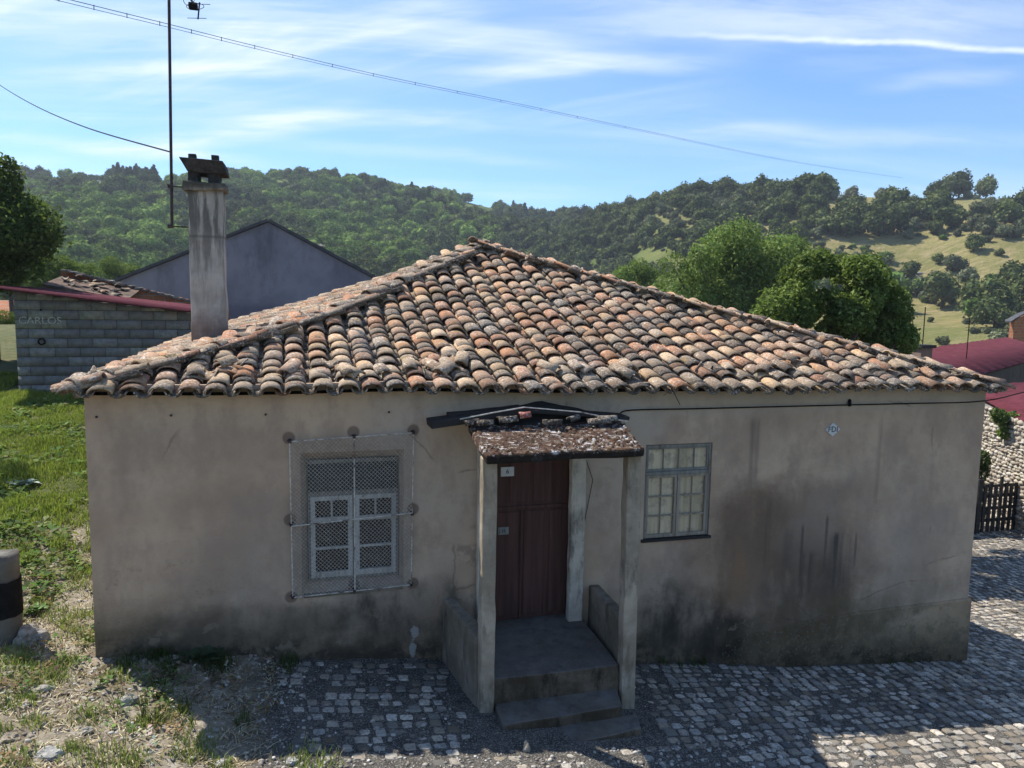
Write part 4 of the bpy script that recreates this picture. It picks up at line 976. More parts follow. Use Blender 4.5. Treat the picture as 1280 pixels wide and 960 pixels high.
def corrugated(name,A,B,Cc,D,mat,parent,n=40,amp=.018,thick=.006,ridge='trap'):
    """A->B along the low edge, D->C along the high edge; ribs run from low to high"""
    A,B,Cc,D=[np.array(q,float) for q in (A,B,Cc,D)]; nrm=np.cross(B-A,D-A); nrm/=np.linalg.norm(nrm)
    V=[];k=n*4
    for j in range(2):
        P0,P1=(A,B) if j==0 else (D,Cc)
        for i in range(k+1):
            h=amp if (i%4) in (1,2) else 0; V.append(P0+(P1-P0)*i/k+nrm*h)
    for j in range(2):
        P0,P1=(A,B) if j==0 else (D,Cc)
        for i in range(k+1):
            h=amp if (i%4) in (1,2) else 0; V.append(P0+(P1-P0)*i/k+nrm*(h-thick))
    w=k+1; F=[(i,i+1,w+i+1,w+i) for i in range(k)]+[(2*w+i+1,2*w+i,3*w+i,3*w+i+1) for i in range(k)]+[(i+1,i,2*w+i,2*w+i+1) for i in range(k)]+[(w+i,w+i+1,3*w+i+1,3*w+i) for i in range(k)]
    F+=[(0,w,3*w,2*w),(w-1,3*w-1,4*w-1,2*w-1)]
    return npmesh(name,V,F,mat,parent)
corrugated('roof',(sx0-.75,SY-.35,stop(sx0-.75)+.01),(sx1,SY-.35,stop(sx1)+.01),(sx1,SY+3.6,stop(sx1)+.05),(sx0-.75,SY+3.6,stop(sx0-.75)-.02),MAT['maroon'],shed,30,.008,.03)
# ------------------------------------------------------------------ orange brick outbuilding between shed and gable house
def brickmat(name,c1,c2,sc=1.,mortar=(.30,.25,.2)):
    m=Mat(name,.92,.15); x,y,z=m.xyz(); b=m.n.new('ShaderNodeTexBrick'); m.link(m.vec(m.add(x,y),z,0),b.inputs[0]); b.inputs['Scale'].default_value=1; b.inputs['Brick Width'].default_value=.30*sc; b.inputs['Row Height'].default_value=.20*sc; b.inputs['Mortar Size'].default_value=.012
    b.inputs[1].default_value=(*c1,1); b.inputs[2].default_value=(*c2,1); b.inputs[3].default_value=(*mortar,1)
    m.color(m.mix(m.mul(m.ss(m.noise(6,5,.7),.45,.7),.4),b.outputs[0],(.12,.07,.05))); m.bump(b.outputs[1],-.4,.01); return m.m
MAT['brick']=brickmat('hollow_brick',(.36,.13,.06),(.42,.17,.08))
BY=16.6
a=PW(76,337,BY);b=PW(240,377,BY); 
ob=empty('brick_outbuilding',(float(a[0]),BY,1.4)); tag(ob,'sloping orange brick wall top and rubbly tile roof behind the block shed','outbuilding')
m=MB(); m.add([(a[0],BY,1),(b[0]+1,BY,1),(b[0]+1,BY,b[2]-.2),(a[0],BY,a[2]),(a[0],BY+.25,1),(b[0]+1,BY+.25,1),(b[0]+1,BY+.25,b[2]-.2),(a[0],BY+.25,a[2])],[(0,1,2,3),(3,2,6,7),(4,7,6,5),(0,3,7,4),(1,5,6,2)])
m.build('wall',MAT['brick'],ob)
d=b-a; m=MB(); 
for i in range(20):
    q=a+d*(i/18); q2=a+d*((i+.94)/18); m.box((q[0],BY-.08,min(q[2],q2[2])+.0),(q2[0],BY+.3,min(q[2],q2[2])+.055),jit=.012)
m.build('coping',MAT['mortar'],ob)
nV=0
c0=PW(72,352,BY-1.2); c1=PW(150,369,BY-1.2)
for i in range(20):
    u=random.random(); v=random.random(); x=c0[0]+(c1[0]-c0[0])*u+random.uniform(-.1,.1); y=BY-1.7+1.6*v; z=c0[2]+(c1[2]-c0[2])*u-.05+.25*v
    aa=random.gauss(-.3,.5); tile((x,y,z+random.uniform(0,.08)),(math.sin(aa),math.cos(aa),.1),(0,-.1,1),random.uniform(.2,.42),.18,.15,.065,random.random()>.3,grey=.75)
join_tiles('tile_rubble',ob,MAT['tile'])
m=MB().add([(c0[0]-.2,BY-1.8,c0[2]-.07),(c1[0]+.3,BY-1.8,c1[2]-.1),(c1[0]+.3,BY,c1[2]+.15),(c0[0]-.2,BY,c0[2]+.17)],[(0,1,2,3)]).add([(c0[0]-.2,BY-1.8,1),(c1[0]+.3,BY-1.8,1),(c1[0]+.3,BY-1.8,c1[2]-.1),(c0[0]-.2,BY-1.8,c0[2]-.07)],[(0,1,2,3)]); m.build('roof_deck',simple('old_roof_deck',(.13,.085,.06),.5,4,bump=.8,bd=.03,dirt=(.05,.045,.035)),ob)
# ------------------------------------------------------------------ grey gable house
GY=21.
L_=PW(148,351,GY);Pk=PW(335,277,GY);Rr=PW(466,347,GY)
def gablemat():
    m=Mat('grey_blue_render',.92,.15); x,y,z=m.xyz(); c=m.mix(m.ss(m.noise(.7,5,.6),.35,.65),(.20,.19,.215),(.27,.26,.29))
    c=m.mix(m.mul(m.ss(m.noise(1.6,6,.65,stretch=(1,1,.35)),.46,.68),m.ss(m.add(z,m.mul(m.noise(1.2),2.2)),4.0,6.6,.25,.75)),c,(.12,.115,.13)); c=m.mix(m.ss(m.add(z,m.mul(m.noise(2),.3)),3.35,3.1,0,.6),c,(.12,.12,.15)); m.color(c); m.bump(m.noise(12,5),.3,.02); return m.m
gh=empty('gable_house',(float((L_[0]+Rr[0])/2),GY,1.5)); tag(gh,'blue grey rendered gable house rising behind the tiled roof','house')
zl=2.2
bot=1.0
m=MB(); fr=[(L_[0],GY,bot),(Rr[0],GY,bot),(Rr[0],GY,Rr[2]-.02),(Pk[0],GY,Pk[2]-.02),(L_[0],GY,L_[2]-.02)]; bk=[(a_,GY+9,c_) for a_,b_,c_ in fr]
m.add(fr+bk,[(0,1,2,3,4),(9,8,7,6,5),(0,4,9,5),(1,6,7,2)]); m.build('wall',gablemat(),gh)
MAT['slate']=simple('dark_grey_roofing',(.07,.07,.075),.2,5,.7,.3,bump=.2)
m=MB()
def slabq(a,b,y0,y1,t):
    a=Vector((a[0],0,a[2]));b=Vector((b[0],0,b[2]));n=Vector((-(b-a).z,0,(b-a).x)).normalized(); n=n if n.z>0 else -n
    vs=[]
    for yy in (y0,y1):
        for q,k in ((a,0),(b,0),(b,t),(a,t)): w=q+n*k; vs.append((w.x,yy,w.z))
    m.add(vs,[(0,1,2,3),(7,6,5,4),(0,4,5,1),(1,5,6,2),(2,6,7,3),(3,7,4,0)])
dl=(L_-Pk);dr=(Rr-Pk)
slabq(Pk+dl*1.06,Pk,GY-.10,GY+9.2,.10); slabq(Pk,Pk+dr*1.03,GY-.10,GY+9.2,.10)
m.build('roof',MAT['slate'],gh)
p=PW(401,306,GY+1.5); m=MB(); m.tube([(p[0],GY+1.5,p[2]-.7),(p[0],GY+1.5,p[2]-.05)],.06,8); m.add([(p[0]-.16,GY+1.4,p[2]-.06),(p[0]+.16,GY+1.4,p[2]-.06),(p[0]+.16,GY+1.7,p[2]-.06),(p[0]-.16,GY+1.7,p[2]-.06),(p[0]+.0,GY+1.55,p[2]+.06)],[(0,3,2,1),(0,1,4),(1,2,4),(2,3,4),(3,0,4)]); m.build('vent_cowl',MAT['mortar'],gh)
# ------------------------------------------------------------------ maroon roofed barns on the right
def barn(name,label,pts,wallz,mat,ribs,extra=None):
    A,B,Cc,D=[np.array(q,float) for q in pts]
    o=empty(name,tuple(map(float,(A[0],A[1],wallz)))); tag(o,label,'barn')
    corrugated('roof',A,B,Cc,D,mat,o,ribs,.03,.03)
    ce=(A+B+Cc+D)/4; q=[ce+(v-ce)*np.array([.96,.96,1])-[0,0,.05] for v in (A,B,Cc,D)]
    m=MB(); vs=[tuple(v) for v in q]+[(v[0],v[1],wallz) for v in q]; m.add(vs,[(0,1,5,4)[::-1],(1,2,6,5)[::-1],(2,3,7,6)[::-1],(3,0,4,7)[::-1]]); m.build('wall',MAT['barnwall'],o)
    return o
MAT['barnwall']=simple('dark_barn_render',(.07,.055,.05),.3,3,bump=.3)
e_=np.array([math.sin(math.radians(58)),math.cos(math.radians(58)),0])
D_=PZ(1145,437,1.5); P_l=PZ(1226,468.5,1.2)-e_*3.5
barn('barn','large barn with a maroon sheet roof beyond the right end of the house',(P_l,P_l+e_*22,D_+e_*20,D_),-3.6,MAT['maroon'],16)
barn('lean_to','lower maroon sheet roof stepping down in front of the large barn',(PW(1303,543,6.0),PW(1340,500,6.6),PW(1345,462,13.),PW(1226,484,11.8),),-.2,MAT['maroon'],10) if False else None
o=empty('lean_to',tuple(map(float,PW(1303,543,6.0)))); tag(o,'lower maroon sheet roof stepping down in front of the large barn','barn')
corrugated('roof',PW(1303,543,6.1),PW(1224,497,9.6),PW(1222,483,12.2),PW(1420,470,8.5),MAT['maroon'],o,12,.012,.05)
qa=[PW(1303,543,6.1)+[.1,.1,-.06],PW(1224,497,9.6)+[.1,-.1,-.06],PW(1222,483,12.2)+[.1,-.1,-.06],PW(1420,470,8.5)+[-.1,0,-.06]]; m=MB().add([tuple(q) for q in qa]+[(q[0],q[1],-4.) for q in qa],[(0,1,5,4),(1,2,6,5),(2,3,7,6),(3,0,4,7)]); m.build('wall',MAT['barnwall'],o)
# vent stack and tv mast beyond
p=PZ(1152,437,2.2); o=empty('vent_stack',tuple(map(float,p-[0,0,.6]))); tag(o,'little grey chimney stack with a flat cap beside the large maroon roof','chimney')
MB().box((p[0]-.2,p[1]-.2,p[2]-6.5),(p[0]+.2,p[1]+.2,p[2]+.06)).build('stack',MAT['chimney'],o); MB().box((p[0]-.27,p[1]-.27,p[2]+.06),(p[0]+.27,p[1]+.27,p[2]+.15)).build('cap',MAT['dark_stone'],o)
MB().tube([(p[0]+.02,p[1],p[2]+.1),(p[0]+.02,p[1],p[2]+1.25)],.015,5).build('rod',MAT['black'],o)
p=PZ(1210,428,2.0); q=PW(1212,398,p[1]); o=empty('roof_aerial',tuple(map(float,p))); tag(o,'thin television aerial standing beyond the middle of the large maroon roof','antenna'); MB().tube([p-[0,0,6.5],q],.02,5).build('mast',MAT['black'],o); m=MB()
for k in range(5): m.tube([(q[0]-.25+.03*k,q[1],q[2]-.12*k),(q[0]+.25-.03*k,q[1]+.1,q[2]-.12*k)],.01,4)
m.build('element',MAT['black'],o)
# small brick hut at the right edge
hy=34.; a=PW(1268,402,hy); b=PW(1330,402,hy); zt0=PW(1268,401,hy)[2]; zt1=PW(1330,377,hy)[2]
hut=empty('brick_hut',(float(a[0]),hy,-3.)); tag(hut,'small orange brick hut with a thin curved dark roof at the right edge','hut')
hp_=[PW(px,py,hy) for px,py in ((1268,401),(1277,396),(1290,391),(1330,377))]
m=MB().add([(a[0],hy-.01,-6),(b[0],hy-.01,-6)]+[(float(q[0]),hy-.01,float(q[2])) for q in hp_[::-1]],[tuple(range(6))]); m.add([(a[0],hy,-6),(b[0],hy,-6),(b[0],hy,zt1),(a[0],hy,zt0),(a[0],hy+.35,-6),(a[0],hy+.35,zt0),(b[0],hy+.35,-6),(b[0],hy+.35,zt1)],[(0,1,2,3),(0,3,5,4),(4,5,7,6),(1,6,7,2),(3,2,7,5)]); m.build('wall',MAT['brick'],hut)
m=MB(); prev=None
pts=[PW(px,py,hy) for px,py in ((1262,403),(1268,399),(1277,394),(1290,389),(1335,374))]
for i in range(len(pts)-1):
    p,q=pts[i],pts[i+1]; m.add([(p[0],hy-.12,p[2]),(q[0],hy-.12,q[2]),(q[0],hy+.4,q[2]),(p[0],hy+.4,p[2]),(p[0],hy-.12,p[2]+.09),(q[0],hy-.12,q[2]+.09),(q[0],hy+.4,q[2]+.09),(p[0],hy+.4,p[2]+.09)],[(0,3,2,1),(4,5,6,7),(0,1,5,4),(3,7,6,2),(0,4,7,3),(1,2,6,5)])
m.build('roof',MAT['slate'],hut)
# ------------------------------------------------------------------ rubble stone wall, gate, vine
SYg=8.0
def rubble(name,pn,pf,z0,ztn,ztf,label):
    """face runs from pn (near) to pf (far); u along it, w outwards"""
    pn=np.array(pn);pf=np.array(pf);Lw=np.linalg.norm(pf-pn);u=(pf-pn)/Lw;w=np.array([-u[1],u[0]]); 
    if w[0]>0: w=-w
    V=[];F_=[];cc=[]; o=empty(name,(float(pn[0]),float(pn[1]),z0)); tag(o,label,'wall'); zt=lambda t: ztn+(ztf-ztn)*t/Lw
    def P(t,z,pr): q=pn+u*t+w*pr; return (q[0],q[1],z)
    m=MB(); m.add([P(0,z0,0),P(Lw,z0,0),P(Lw,ztf,0),P(0,ztn,0),P(0,z0,-.5),P(Lw,z0,-.5),P(Lw,ztf,-.5),P(0,ztn,-.5)],[(0,1,2,3),(4,7,6,5),(3,2,6,7),(0,3,7,4),(1,5,6,2)]); m.build('core',MAT['mortar'],o)
    z=z0
    while z<max(ztn,ztf):
        t=0.; h=random.uniform(.05,.13)
        while t<Lw:
            wd=random.uniform(.07,.24)
            if z+h<zt(t)+.04:
                n0=len(V); k=6; ct,cz=t+wd/2,z+h/2+random.gauss(0,.012); pr=random.uniform(.01,.06); ring=[]
                for i in range(k):
                    a_=i/k*6.283+.4; ring.append((ct+wd*.56*math.cos(a_)*random.uniform(.85,1.1),cz+h*.62*math.sin(a_)*random.uniform(.85,1.1)))
                V+= [P(a_,b_,-.01) for a_,b_ in ring]+[P(ct+(a_-ct)*.75,cz+(b_-cz)*.75,pr) for a_,b_ in ring]+[P(ct,cz,pr+.01)]
                for i in range(k): F_+= [(n0+i,n0+(i+1)%k,n0+k+(i+1)%k),(n0+i,n0+k+(i+1)%k,n0+k+i),(n0+k+i,n0+k+(i+1)%k,n0+2*k)]
                g=random.choice([(.50,.44,.34),(.40,.34,.26),(.55,.50,.42),(.33,.28,.22)]); f=random.uniform(.8,1.15); cc+=[tuple(min(.8,q*f) for q in g)]*(3*k)
            t+=wd
        z+=h
    npmesh('stones',V,F_,MAT['stone'],o,np.array(cc)); return o
pn_=PW(1300,560,6.2);pf_=PW(1196,560,10.2)
zn_=PW(1285,534,6.6)[2]; zf_=PW(1222,503,9.2)[2]
rubble('stone_wall',pn_[:2],pf_[:2],-2.6,float(zn_),float(zf_),'pale sunlit rubble stone wall behind the wooden gate right of the house')
GYt=6.9
gx0=float(PW(1226,640,GYt)[0]); gx1=float(PW(1277,640,GYt)[0]); gzb=float(gz(gx0,GYt)); gzt=float(PW(1250,604,GYt)[2])
gate=empty('wooden_gate',(gx0,GYt,gzb)); tag(gate,'dark weathered picket gate in front of the pale stone wall','gate')
for i in range(8):
    x=gx0+(gx1-gx0)*(i+.5)/8; hh=random.uniform(-.06,.08)+(.18 if i==3 else 0); MB().box((x-.045,GYt-.02,gzb+.03),(x+.045,GYt+.012,gzt+hh),jit=.008).build('picket',MAT['oldwood'],gate)
for zz in (.25,.5,.75,.95): MB().box((gx0,GYt+.014,gzb+(gzt-gzb)*zz-.04),(gx1,GYt+.04,gzb+(gzt-gzb)*zz+.035),jit=.008).build('rail',MAT['oldwood'],gate)
for x in (gx0-.12,gx1+.05): MB().box((x-.05,GYt-.05,gzb-.1),(x+.06,GYt+.06,gzt+.12),jit=.01).build('post',MAT['oldwood'],gate)
# low dark wall left of the gate
MB_=MB().box((gx0-3.2,GYt+.1,-2.6),(gx0-.35,GYt+.45,gzt-.1),jit=.02).build('yard_wall',MAT['barnwall'],bevel=.02,sub=2,disp=.02); tag(MB_,'low dark yard wall running behind the right corner of the house','wall')
m=MB().box((gx0-.45,GYt+.3,gzt-1.2),(gx0-.12,GYt+.8,gzt+.45),jit=.04).build('wall_pier',MAT['barnwall'],bevel=.02,sub=2,disp=.03); tag(m,'dark pier between the yard wall and the pale stone wall','wall')
# ------------------------------------------------------------------ foliage
def folmat(name,tr=.35,jit=.35,leafy=True):
    m=Mat(name,.75 if tr>.3 else .95,.12 if tr>.3 else .02); c=m.attr('tint'); r=m.rand()
    k=m.math('MULTIPLY_ADD',r,jit*2,1-jit); c2=m.mix(1.0,c,m.vec(k,k,k),'MULTIPLY')
    m.color(c2); m.translucent(tr,m.mix(.5,c2,(.16,.22,.03))); return m.m
MAT['leaf']=folmat('tree_leaves',.42,0.); MAT['hill_leaf']=folmat('hillside_leaves',.15,.30)
MAT['bark']=simple('tree_bark',(.10,.08,.06),.4,10,bump=.8,bd=.02)
def leafcloud(lobes,n,size,cols,up=.25,shell=(.72,1.06),seed=0,aspect=.55,flat=1.):
    r_=np.random.default_rng(seed); Cn=np.array([l[0] for l in lobes],float); Rd=np.array([l[1] for l in lobes],float)
    w=Rd**2; idx=r_.choice(len(lobes),n,p=w/w.sum()); d=r_.normal(size=(n,3)); d/=np.linalg.norm(d,axis=1)[:,None]
    rad=Rd[idx]*(r_.uniform(shell[0]**2,shell[1]**2,n)**.5)*np.where(r_.random(n)<.12,r_.uniform(1.,1.35,n),1); pos=Cn[idx]+d*rad[:,None]*[1,1,flat]
    nrm=d*.7+r_.normal(size=(n,3))*.65+[0,0,up]; nrm/=np.linalg.norm(nrm,axis=1)[:,None]
    t=r_.normal(size=(n,3)); t-=nrm*(t*nrm).sum(1)[:,None]; t/=np.linalg.norm(t,axis=1)[:,None]; b=np.cross(nrm,t)
    s=size*r_.uniform(.6,1.35,n)[:,None]; cup=nrm*s*.18
    V=np.stack([pos-t*s*.5,pos+b*s*aspect*.5+cup,pos+t*s*.5,pos-b*s*aspect*.5+cup],1).reshape(-1,3); a=np.arange(n)*4
    F=np.stack([a,a+1,a+2,a+3],-1); cl=np.array(cols)[r_.choice(len(cols),n)]*r_.uniform(.75,1.25,(n,1))
    lobtint=r_.uniform(.8,1.2,len(lobes))[idx][:,None]
    return V,F,cl*lobtint
def big_tree(name,label,base,trunk_top,lobes,nleaf,size,cols,tr=.22,seed=0,group=None,cat='tree',aspect=.55,limbs=True,sub=None):
    base=np.array(base,float); o=empty(name,tuple(base)); tag(o,label,cat,group)
    m=MB(); tt=np.array(trunk_top,float); m.tube([base-[0,0,.5],base*.6+tt*.4+[.05,0,0],tt],[tr,tr*.8,tr*.6],8)
    if limbs:
        for c,r in lobes[::max(1,len(lobes)//14)]:
            c=np.array(c,float); mid=(tt+c)/2+np.array([random.uniform(-.2,.2) for _ in range(3)]); m.tube([tt-[0,0,random.uniform(0,.6)],mid,c],[tr*.45,tr*.25,tr*.08],5)
    m.build('trunk',MAT['bark'],o,smooth=True)
    V,F,c=leafcloud(lobes,nleaf,size,cols,seed=seed,aspect=aspect); npmesh('crown',V,F,MAT['leaf'],o,c)
    return o
def lobeset(n,c,R,rl,seed,zsq=.8,shape=None):
    r_=np.random.default_rng(seed); L=[]
    for _ in range(n):
        d=r_.normal(size=3); d/=np.linalg.norm(d); k=r_.uniform(.35,1)**.5; p=np.array(c)+d*np.array(R)*k*[1,1,zsq]
        L.append((p,rl*r_.choice([.35,.5,.7,.9,1.15,1.35])))
    return L
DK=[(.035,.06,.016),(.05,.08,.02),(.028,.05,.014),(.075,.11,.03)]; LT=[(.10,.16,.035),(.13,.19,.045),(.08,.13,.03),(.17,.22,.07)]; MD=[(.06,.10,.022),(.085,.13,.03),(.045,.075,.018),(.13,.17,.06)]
# left dark tree beside the shed
c=PW(2,292,14.5)
tz=float(c[2]); big_tree('broadleaf_tree','dark leafy tree at the left edge above the block shed',(c[0]-.4,14.5,1.5),(c[0]-.4,14.5,tz-1.6),lobeset(46,(c[0]-.65,14.5,tz+.1),(1.45,1.6,1.7),.52,3)+[(PW(8,205,14.5),.2),(PW(3,222,14.5),.45),(PW(-8,235,14.5),.6),(PW(52,300,14.5),.22),(PW(38,335,14.5),.3)],30000,.12,[(.06,.10,.022),(.09,.14,.03),(.045,.08,.018),(.14,.19,.05)],seed=5)
# tree just outside the frame whose shade lies on the bank
big_tree('broadleaf_tree','leafy tree standing on the bank outside the left of the view',(-7.0,7.6,1.1),(-6.9,7.5,3.2),lobeset(26,(-6.0,7.3,4.9),(1.7,1.5,1.3),.6,8),14000,.13,MD,seed=6)
# big leafy tree right, behind the roof
TY=7.0
def ring_lobes(px,seed,n,rl,y=TY,dy=.9):
    r_=np.random.default_rng(seed); L=[]
    pts=px
    for _ in range(n):
        a=pts[r_.integers(len(pts))]; p=PW(a[0]+r_.normal()*a[2],a[1]+r_.normal()*a[2]*.8,y+r_.uniform(-dy,dy)); L.append((p,rl*r_.choice([.35,.5,.7,.9,1.15,1.35])))
    return L
L=ring_lobes([(1000,345,14),(1040,335,14),(1075,350,14),(1020,375,20),(1060,380,20),(1095,400,16),(1118,415,9),(985,385,14),(1120,400,8),(1090,375,12),(960,400,14),(1040,420,22),(1100,440,16),(1105,365,7),(1122,425,8),(1112,400,8),(1090,350,8)],11,170,.25)
c=PW(1045,400,TY); big_tree('broadleaf_tree','big dark leafy tree close behind the right slope of the tiled roof',(c[0],TY,-2.2),(c[0],TY,1.),L,60000,.10,[(.11,.17,.035),(.15,.22,.05),(.075,.12,.026),(.24,.30,.10)],.3,seed=12,aspect=.5)
L=ring_lobes([(880,345,14),(915,325,12),(935,318,9),(955,330,12),(900,365,18),(940,360,18),(975,335,10),(860,370,9),(985,320,6),(930,390,18)],13,85,.85,26.,2.2)
c=PW(925,400,26.); big_tree('willow_tree','tall pale green tree between the tiled roof and the big dark tree',(c[0],26,-5),(c[0],26,-1),L,46000,.22,[(.15,.23,.05),(.19,.27,.07),(.11,.18,.04),(.25,.31,.11)],.35,seed=14,aspect=.35)
L=ring_lobes([(783,345,4),(795,335,4),(803,342,4),(812,350,4),(795,358,8),(775,360,5),(790,370,9),(815,365,5)],15,40,.75,52.,1.8)
c=PW(795,380,52.); big_tree('poplar_tree','small bright yellow green poplar clump rising just behind the roof ridge',(c[0],52,-9),(c[0],52,-3),L,15000,.25,[(.16,.24,.05),(.20,.28,.07),(.12,.19,.04)],.3,seed=16,aspect=.35)
# bright trees at the foot of the left hill
gl='bright green trees at the foot of the left hill'
for i,(px,py,s,yy,lab) in enumerate(((60,345,26,38.,'bright green tree behind the left end of the maroon shed roof'),(105,345,18,44.,'bright green bushy tree over the brick outbuilding, second from the left'),(150,338,16,60.,'light green round tree touching the left slope of the gable house'),(12,350,16,34.,'yellow green bush tree below the dark tree at the left edge'),(5,405,18,24.,'yellow green bush at the left edge beside the block shed'),(4,446,13,19.,'low hedge bush on the grass beside the left end of the block shed'))):
    c=PW(px,py,yy); k=s*yy/966*1.25; LL=lobeset(16,c,(k,k,k*.75),k*.42,30+i)
    big_tree('broadleaf_tree',lab,(c[0],yy,float(far_z(c[0],yy))-.3),(c[0],yy,c[2]-k*.4),LL,9000,k*.085,[(.11,.17,.03),(.15,.21,.05),(.08,.13,.025)],.15,seed=40+i,group=gl)
# vine over the stone wall
L=[(PW(px,py,SYg-.35),r) for px,py,r in ((1262,528,.26),(1250,521,.18),(1272,535,.28),(1280,545,.3),(1258,540,.2),(1290,560,.35),(1245,516,.12),(1285,590,.3),(1290,620,.35))]
V,F,cc=leafcloud(L,5200,.085,LT,seed=50,aspect=.8); o=npmesh('climbing_vine',V,F,MAT['leaf'],None,cc); tag(o,'bright green vine hanging over the top of the pale stone wall','vine')
# dark leaf clump enlarged to stand for the shadow left of the gate
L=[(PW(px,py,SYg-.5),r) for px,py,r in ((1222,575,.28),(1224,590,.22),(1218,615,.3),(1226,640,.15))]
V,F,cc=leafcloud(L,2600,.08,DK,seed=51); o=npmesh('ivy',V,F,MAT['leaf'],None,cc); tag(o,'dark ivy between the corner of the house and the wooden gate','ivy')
# tree behind the house whose shade falls across the lane
L=lobeset(30,(9.9,13.2,5.2-2.0),(1.3,1.3,1.0),.5,77)
# ------------------------------------------------------------------ trees of the hills
def hill_proto(i,kind,cols,conical=False):
    r_=np.random.default_rng(100+i); lob=[]
    for _ in range(13):
        d=r_.normal(size=3); d/=np.linalg.norm(d); k=r_.uniform(.25,.8)
        lob.append((np.array([0,0,.95])+d*k*[1,1,.62],r_.choice([.18,.26,.34,.42,.5])))
    if conical: lob=[(np.array([r_.normal()*.12*(2.2-z),r_.normal()*.12*(2.2-z),z]),.15+.26*(2.3-z)/2) for z in np.linspace(.35,2.1,13)]
    # solid lumpy inner masses so the crown is opaque, plus leaf faces
    bm=bmesh.new()
    for c,r in lob:
        bmesh.ops.create_icosphere(bm,subdivisions=2,radius=r*.82,matrix=Matrix.Translation(Vector(c)))
    for v in bm.verts: v.co+=mnoise.noise_vector(v.co*4.5+Vector((i*7,0,0)))*.11
    bm.verts.ensure_lookup_table(); V0=np.array([v.co[:] for v in bm.verts]); F0=np.array([[v.index for v in f.verts] for f in bm.faces]); bm.free()
    c0=np.array(cols)[r_.choice(len(cols),len(F0))]*r_.uniform(.6,1.1,(len(F0),1))
    V1,F1,c1=leafcloud(lob,900,.17,cols,seed=i,shell=(.8,1.12),aspect=.9)
    # trunk
    a=np.linspace(0,2*np.pi,5)[:4]; VT=np.concatenate([np.stack([.07*np.cos(a),.07*np.sin(a),a*0-.6],-1),np.stack([.05*np.cos(a),.05*np.sin(a),a*0+.8],-1)]); FT=np.array([(j,(j+1)%4,4+(j+1)%4) for j in range(4)]+[(j,4+(j+1)%4,4+j) for j in range(4)])
    F1t=np.concatenate([F1[:,[0,1,2]],F1[:,[0,2,3]]]); c1t=np.concatenate([c1,c1])
    Vv=np.concatenate([V0,V1,VT]); Ff=np.concatenate([F0,F1t+len(V0),FT+len(V0)+len(V1)]); cl=np.concatenate([c0,c1t,np.tile([(.08,.06,.045)],(8,1))])
    o=npmesh('hillside_tree',Vv,Ff,MAT['hill_leaf'],None,cl); C.objects.unlink(o); return o
OAK=[(.075,.10,.037),(.10,.125,.047),(.055,.075,.029),(.15,.16,.065)]; PINE=[(.035,.062,.028),(.047,.077,.032)]; GRN=[(.10,.165,.04),(.13,.20,.05),(.08,.13,.032)]; LGR=[(.18,.26,.055),(.22,.30,.075),(.14,.21,.045)]; OLV=[(.14,.155,.08),(.18,.19,.11),(.11,.12,.068)]
KINDS=[('oak',OAK),('pine',PINE),('green',GRN),('light',LGR),('olive',OLV)]
protos=[]; 
for ki,(k,cols) in enumerate(KINDS):
    for s_ in range(3): protos.append(hill_proto(ki*3+s_,k,cols,conical=(k=='pine' and s_>1)))
def dens(px,py):
    """how densely the slope is wooded, and which kinds grow there"""
    if px<620:
        if 195<px<245 and py<240: return .12,'gl'
        if 60<px<135 and 222<py<240: return .15,'gl'
        if 120<px<200 and py<240: return .9,'pp'
        if 300<px<360 and 222<py<234: return .25,'gl'
        if 570<px<625 and 254<py<272: return .08,'gl'
        if py<232: return .8,'oog'
        if px<260: return .93,('gglol' if py>270 else 'ggolo')
        return .93,('ggolp' if py<275 else 'goolg' if py<300 else 'oogl')
    if px<1010+ (300-py)*.4: return .98,'ooooov' if px>690 or py>290 else 'oogp'
    if py<240: return (.16 if px>1040 else .6),'vvo'
    if py<268: return (.07 if px>1040 else .75),'vvo'
    if py<300: return .93,'oovv'
    if py<347: return (.015 if px>1105 else .6),'ov'
    if py<386: return (.6 if px>1133 else .25),'ovvg'
    return (.03 if px<1215 else .75),'vvog'
KI={'o':0,'p':1,'g':2,'l':3,'v':4}
sp=4.1; pts=[]
for gx_ in np.arange(-230,440,sp):
    for gy_ in np.arange(40,560,sp):
        x=gx_+random.uniform(-.5,.5)*sp; y=gy_+random.uniform(-.5,.5)*sp; r=math.hypot(x-CAM[0],y-CAM[1]); a=math.degrees(math.atan2(x-CAM[0],y-CAM[1]))
        if not(-30<a<60) or r<(120 if a<22 else 78) or r>530: continue
        pts.append((x,y))
pts=np.array(pts); pz_=far_z(pts[:,0],pts[:,1]); P3=np.column_stack([pts,pz_]); qx,qy,qd=proj(P3)
sel=[]
for i in range(len(P3)):
    d_,ks=dens(qx[i],qy[i]); x,y=P3[i,:2]
    n1=mnoise.noise(Vector((x*.016,y*.016,3)))+.5*mnoise.noise(Vector((x*.045,y*.045,9))); n2=mnoise.noise(Vector((x*.02,y*.02,21)))+.4*mnoise.noise(Vector((x*.07,y*.07,4)))
    if n1>.32 and qx[i]<1000: d_*=.30
    if random.random()>d_: continue
    # species grow in patches
    u_=min(.999,max(0,.5+n2*.75+random.uniform(-.22,.22))); k=KI[sorted(ks)[int(u_*len(ks))]] if random.random()<.8 else KI[random.choice(ks)]
    r=np.hypot(x-CAM[0],y-CAM[1]); s=random.choice([1.5,1.9,2.3,2.7,3.1,3.7,4.3])*random.uniform(.9,1.1)*(.66 if k==4 else 1)*(.8 if r<170 else .9 if r<260 else 1)*(1.15 if qx[i]>1000 else 1)
    sel.append((x,y,P3[i,2]-.3,s,k*3+random.randrange(3),random.uniform(0,6.28)))
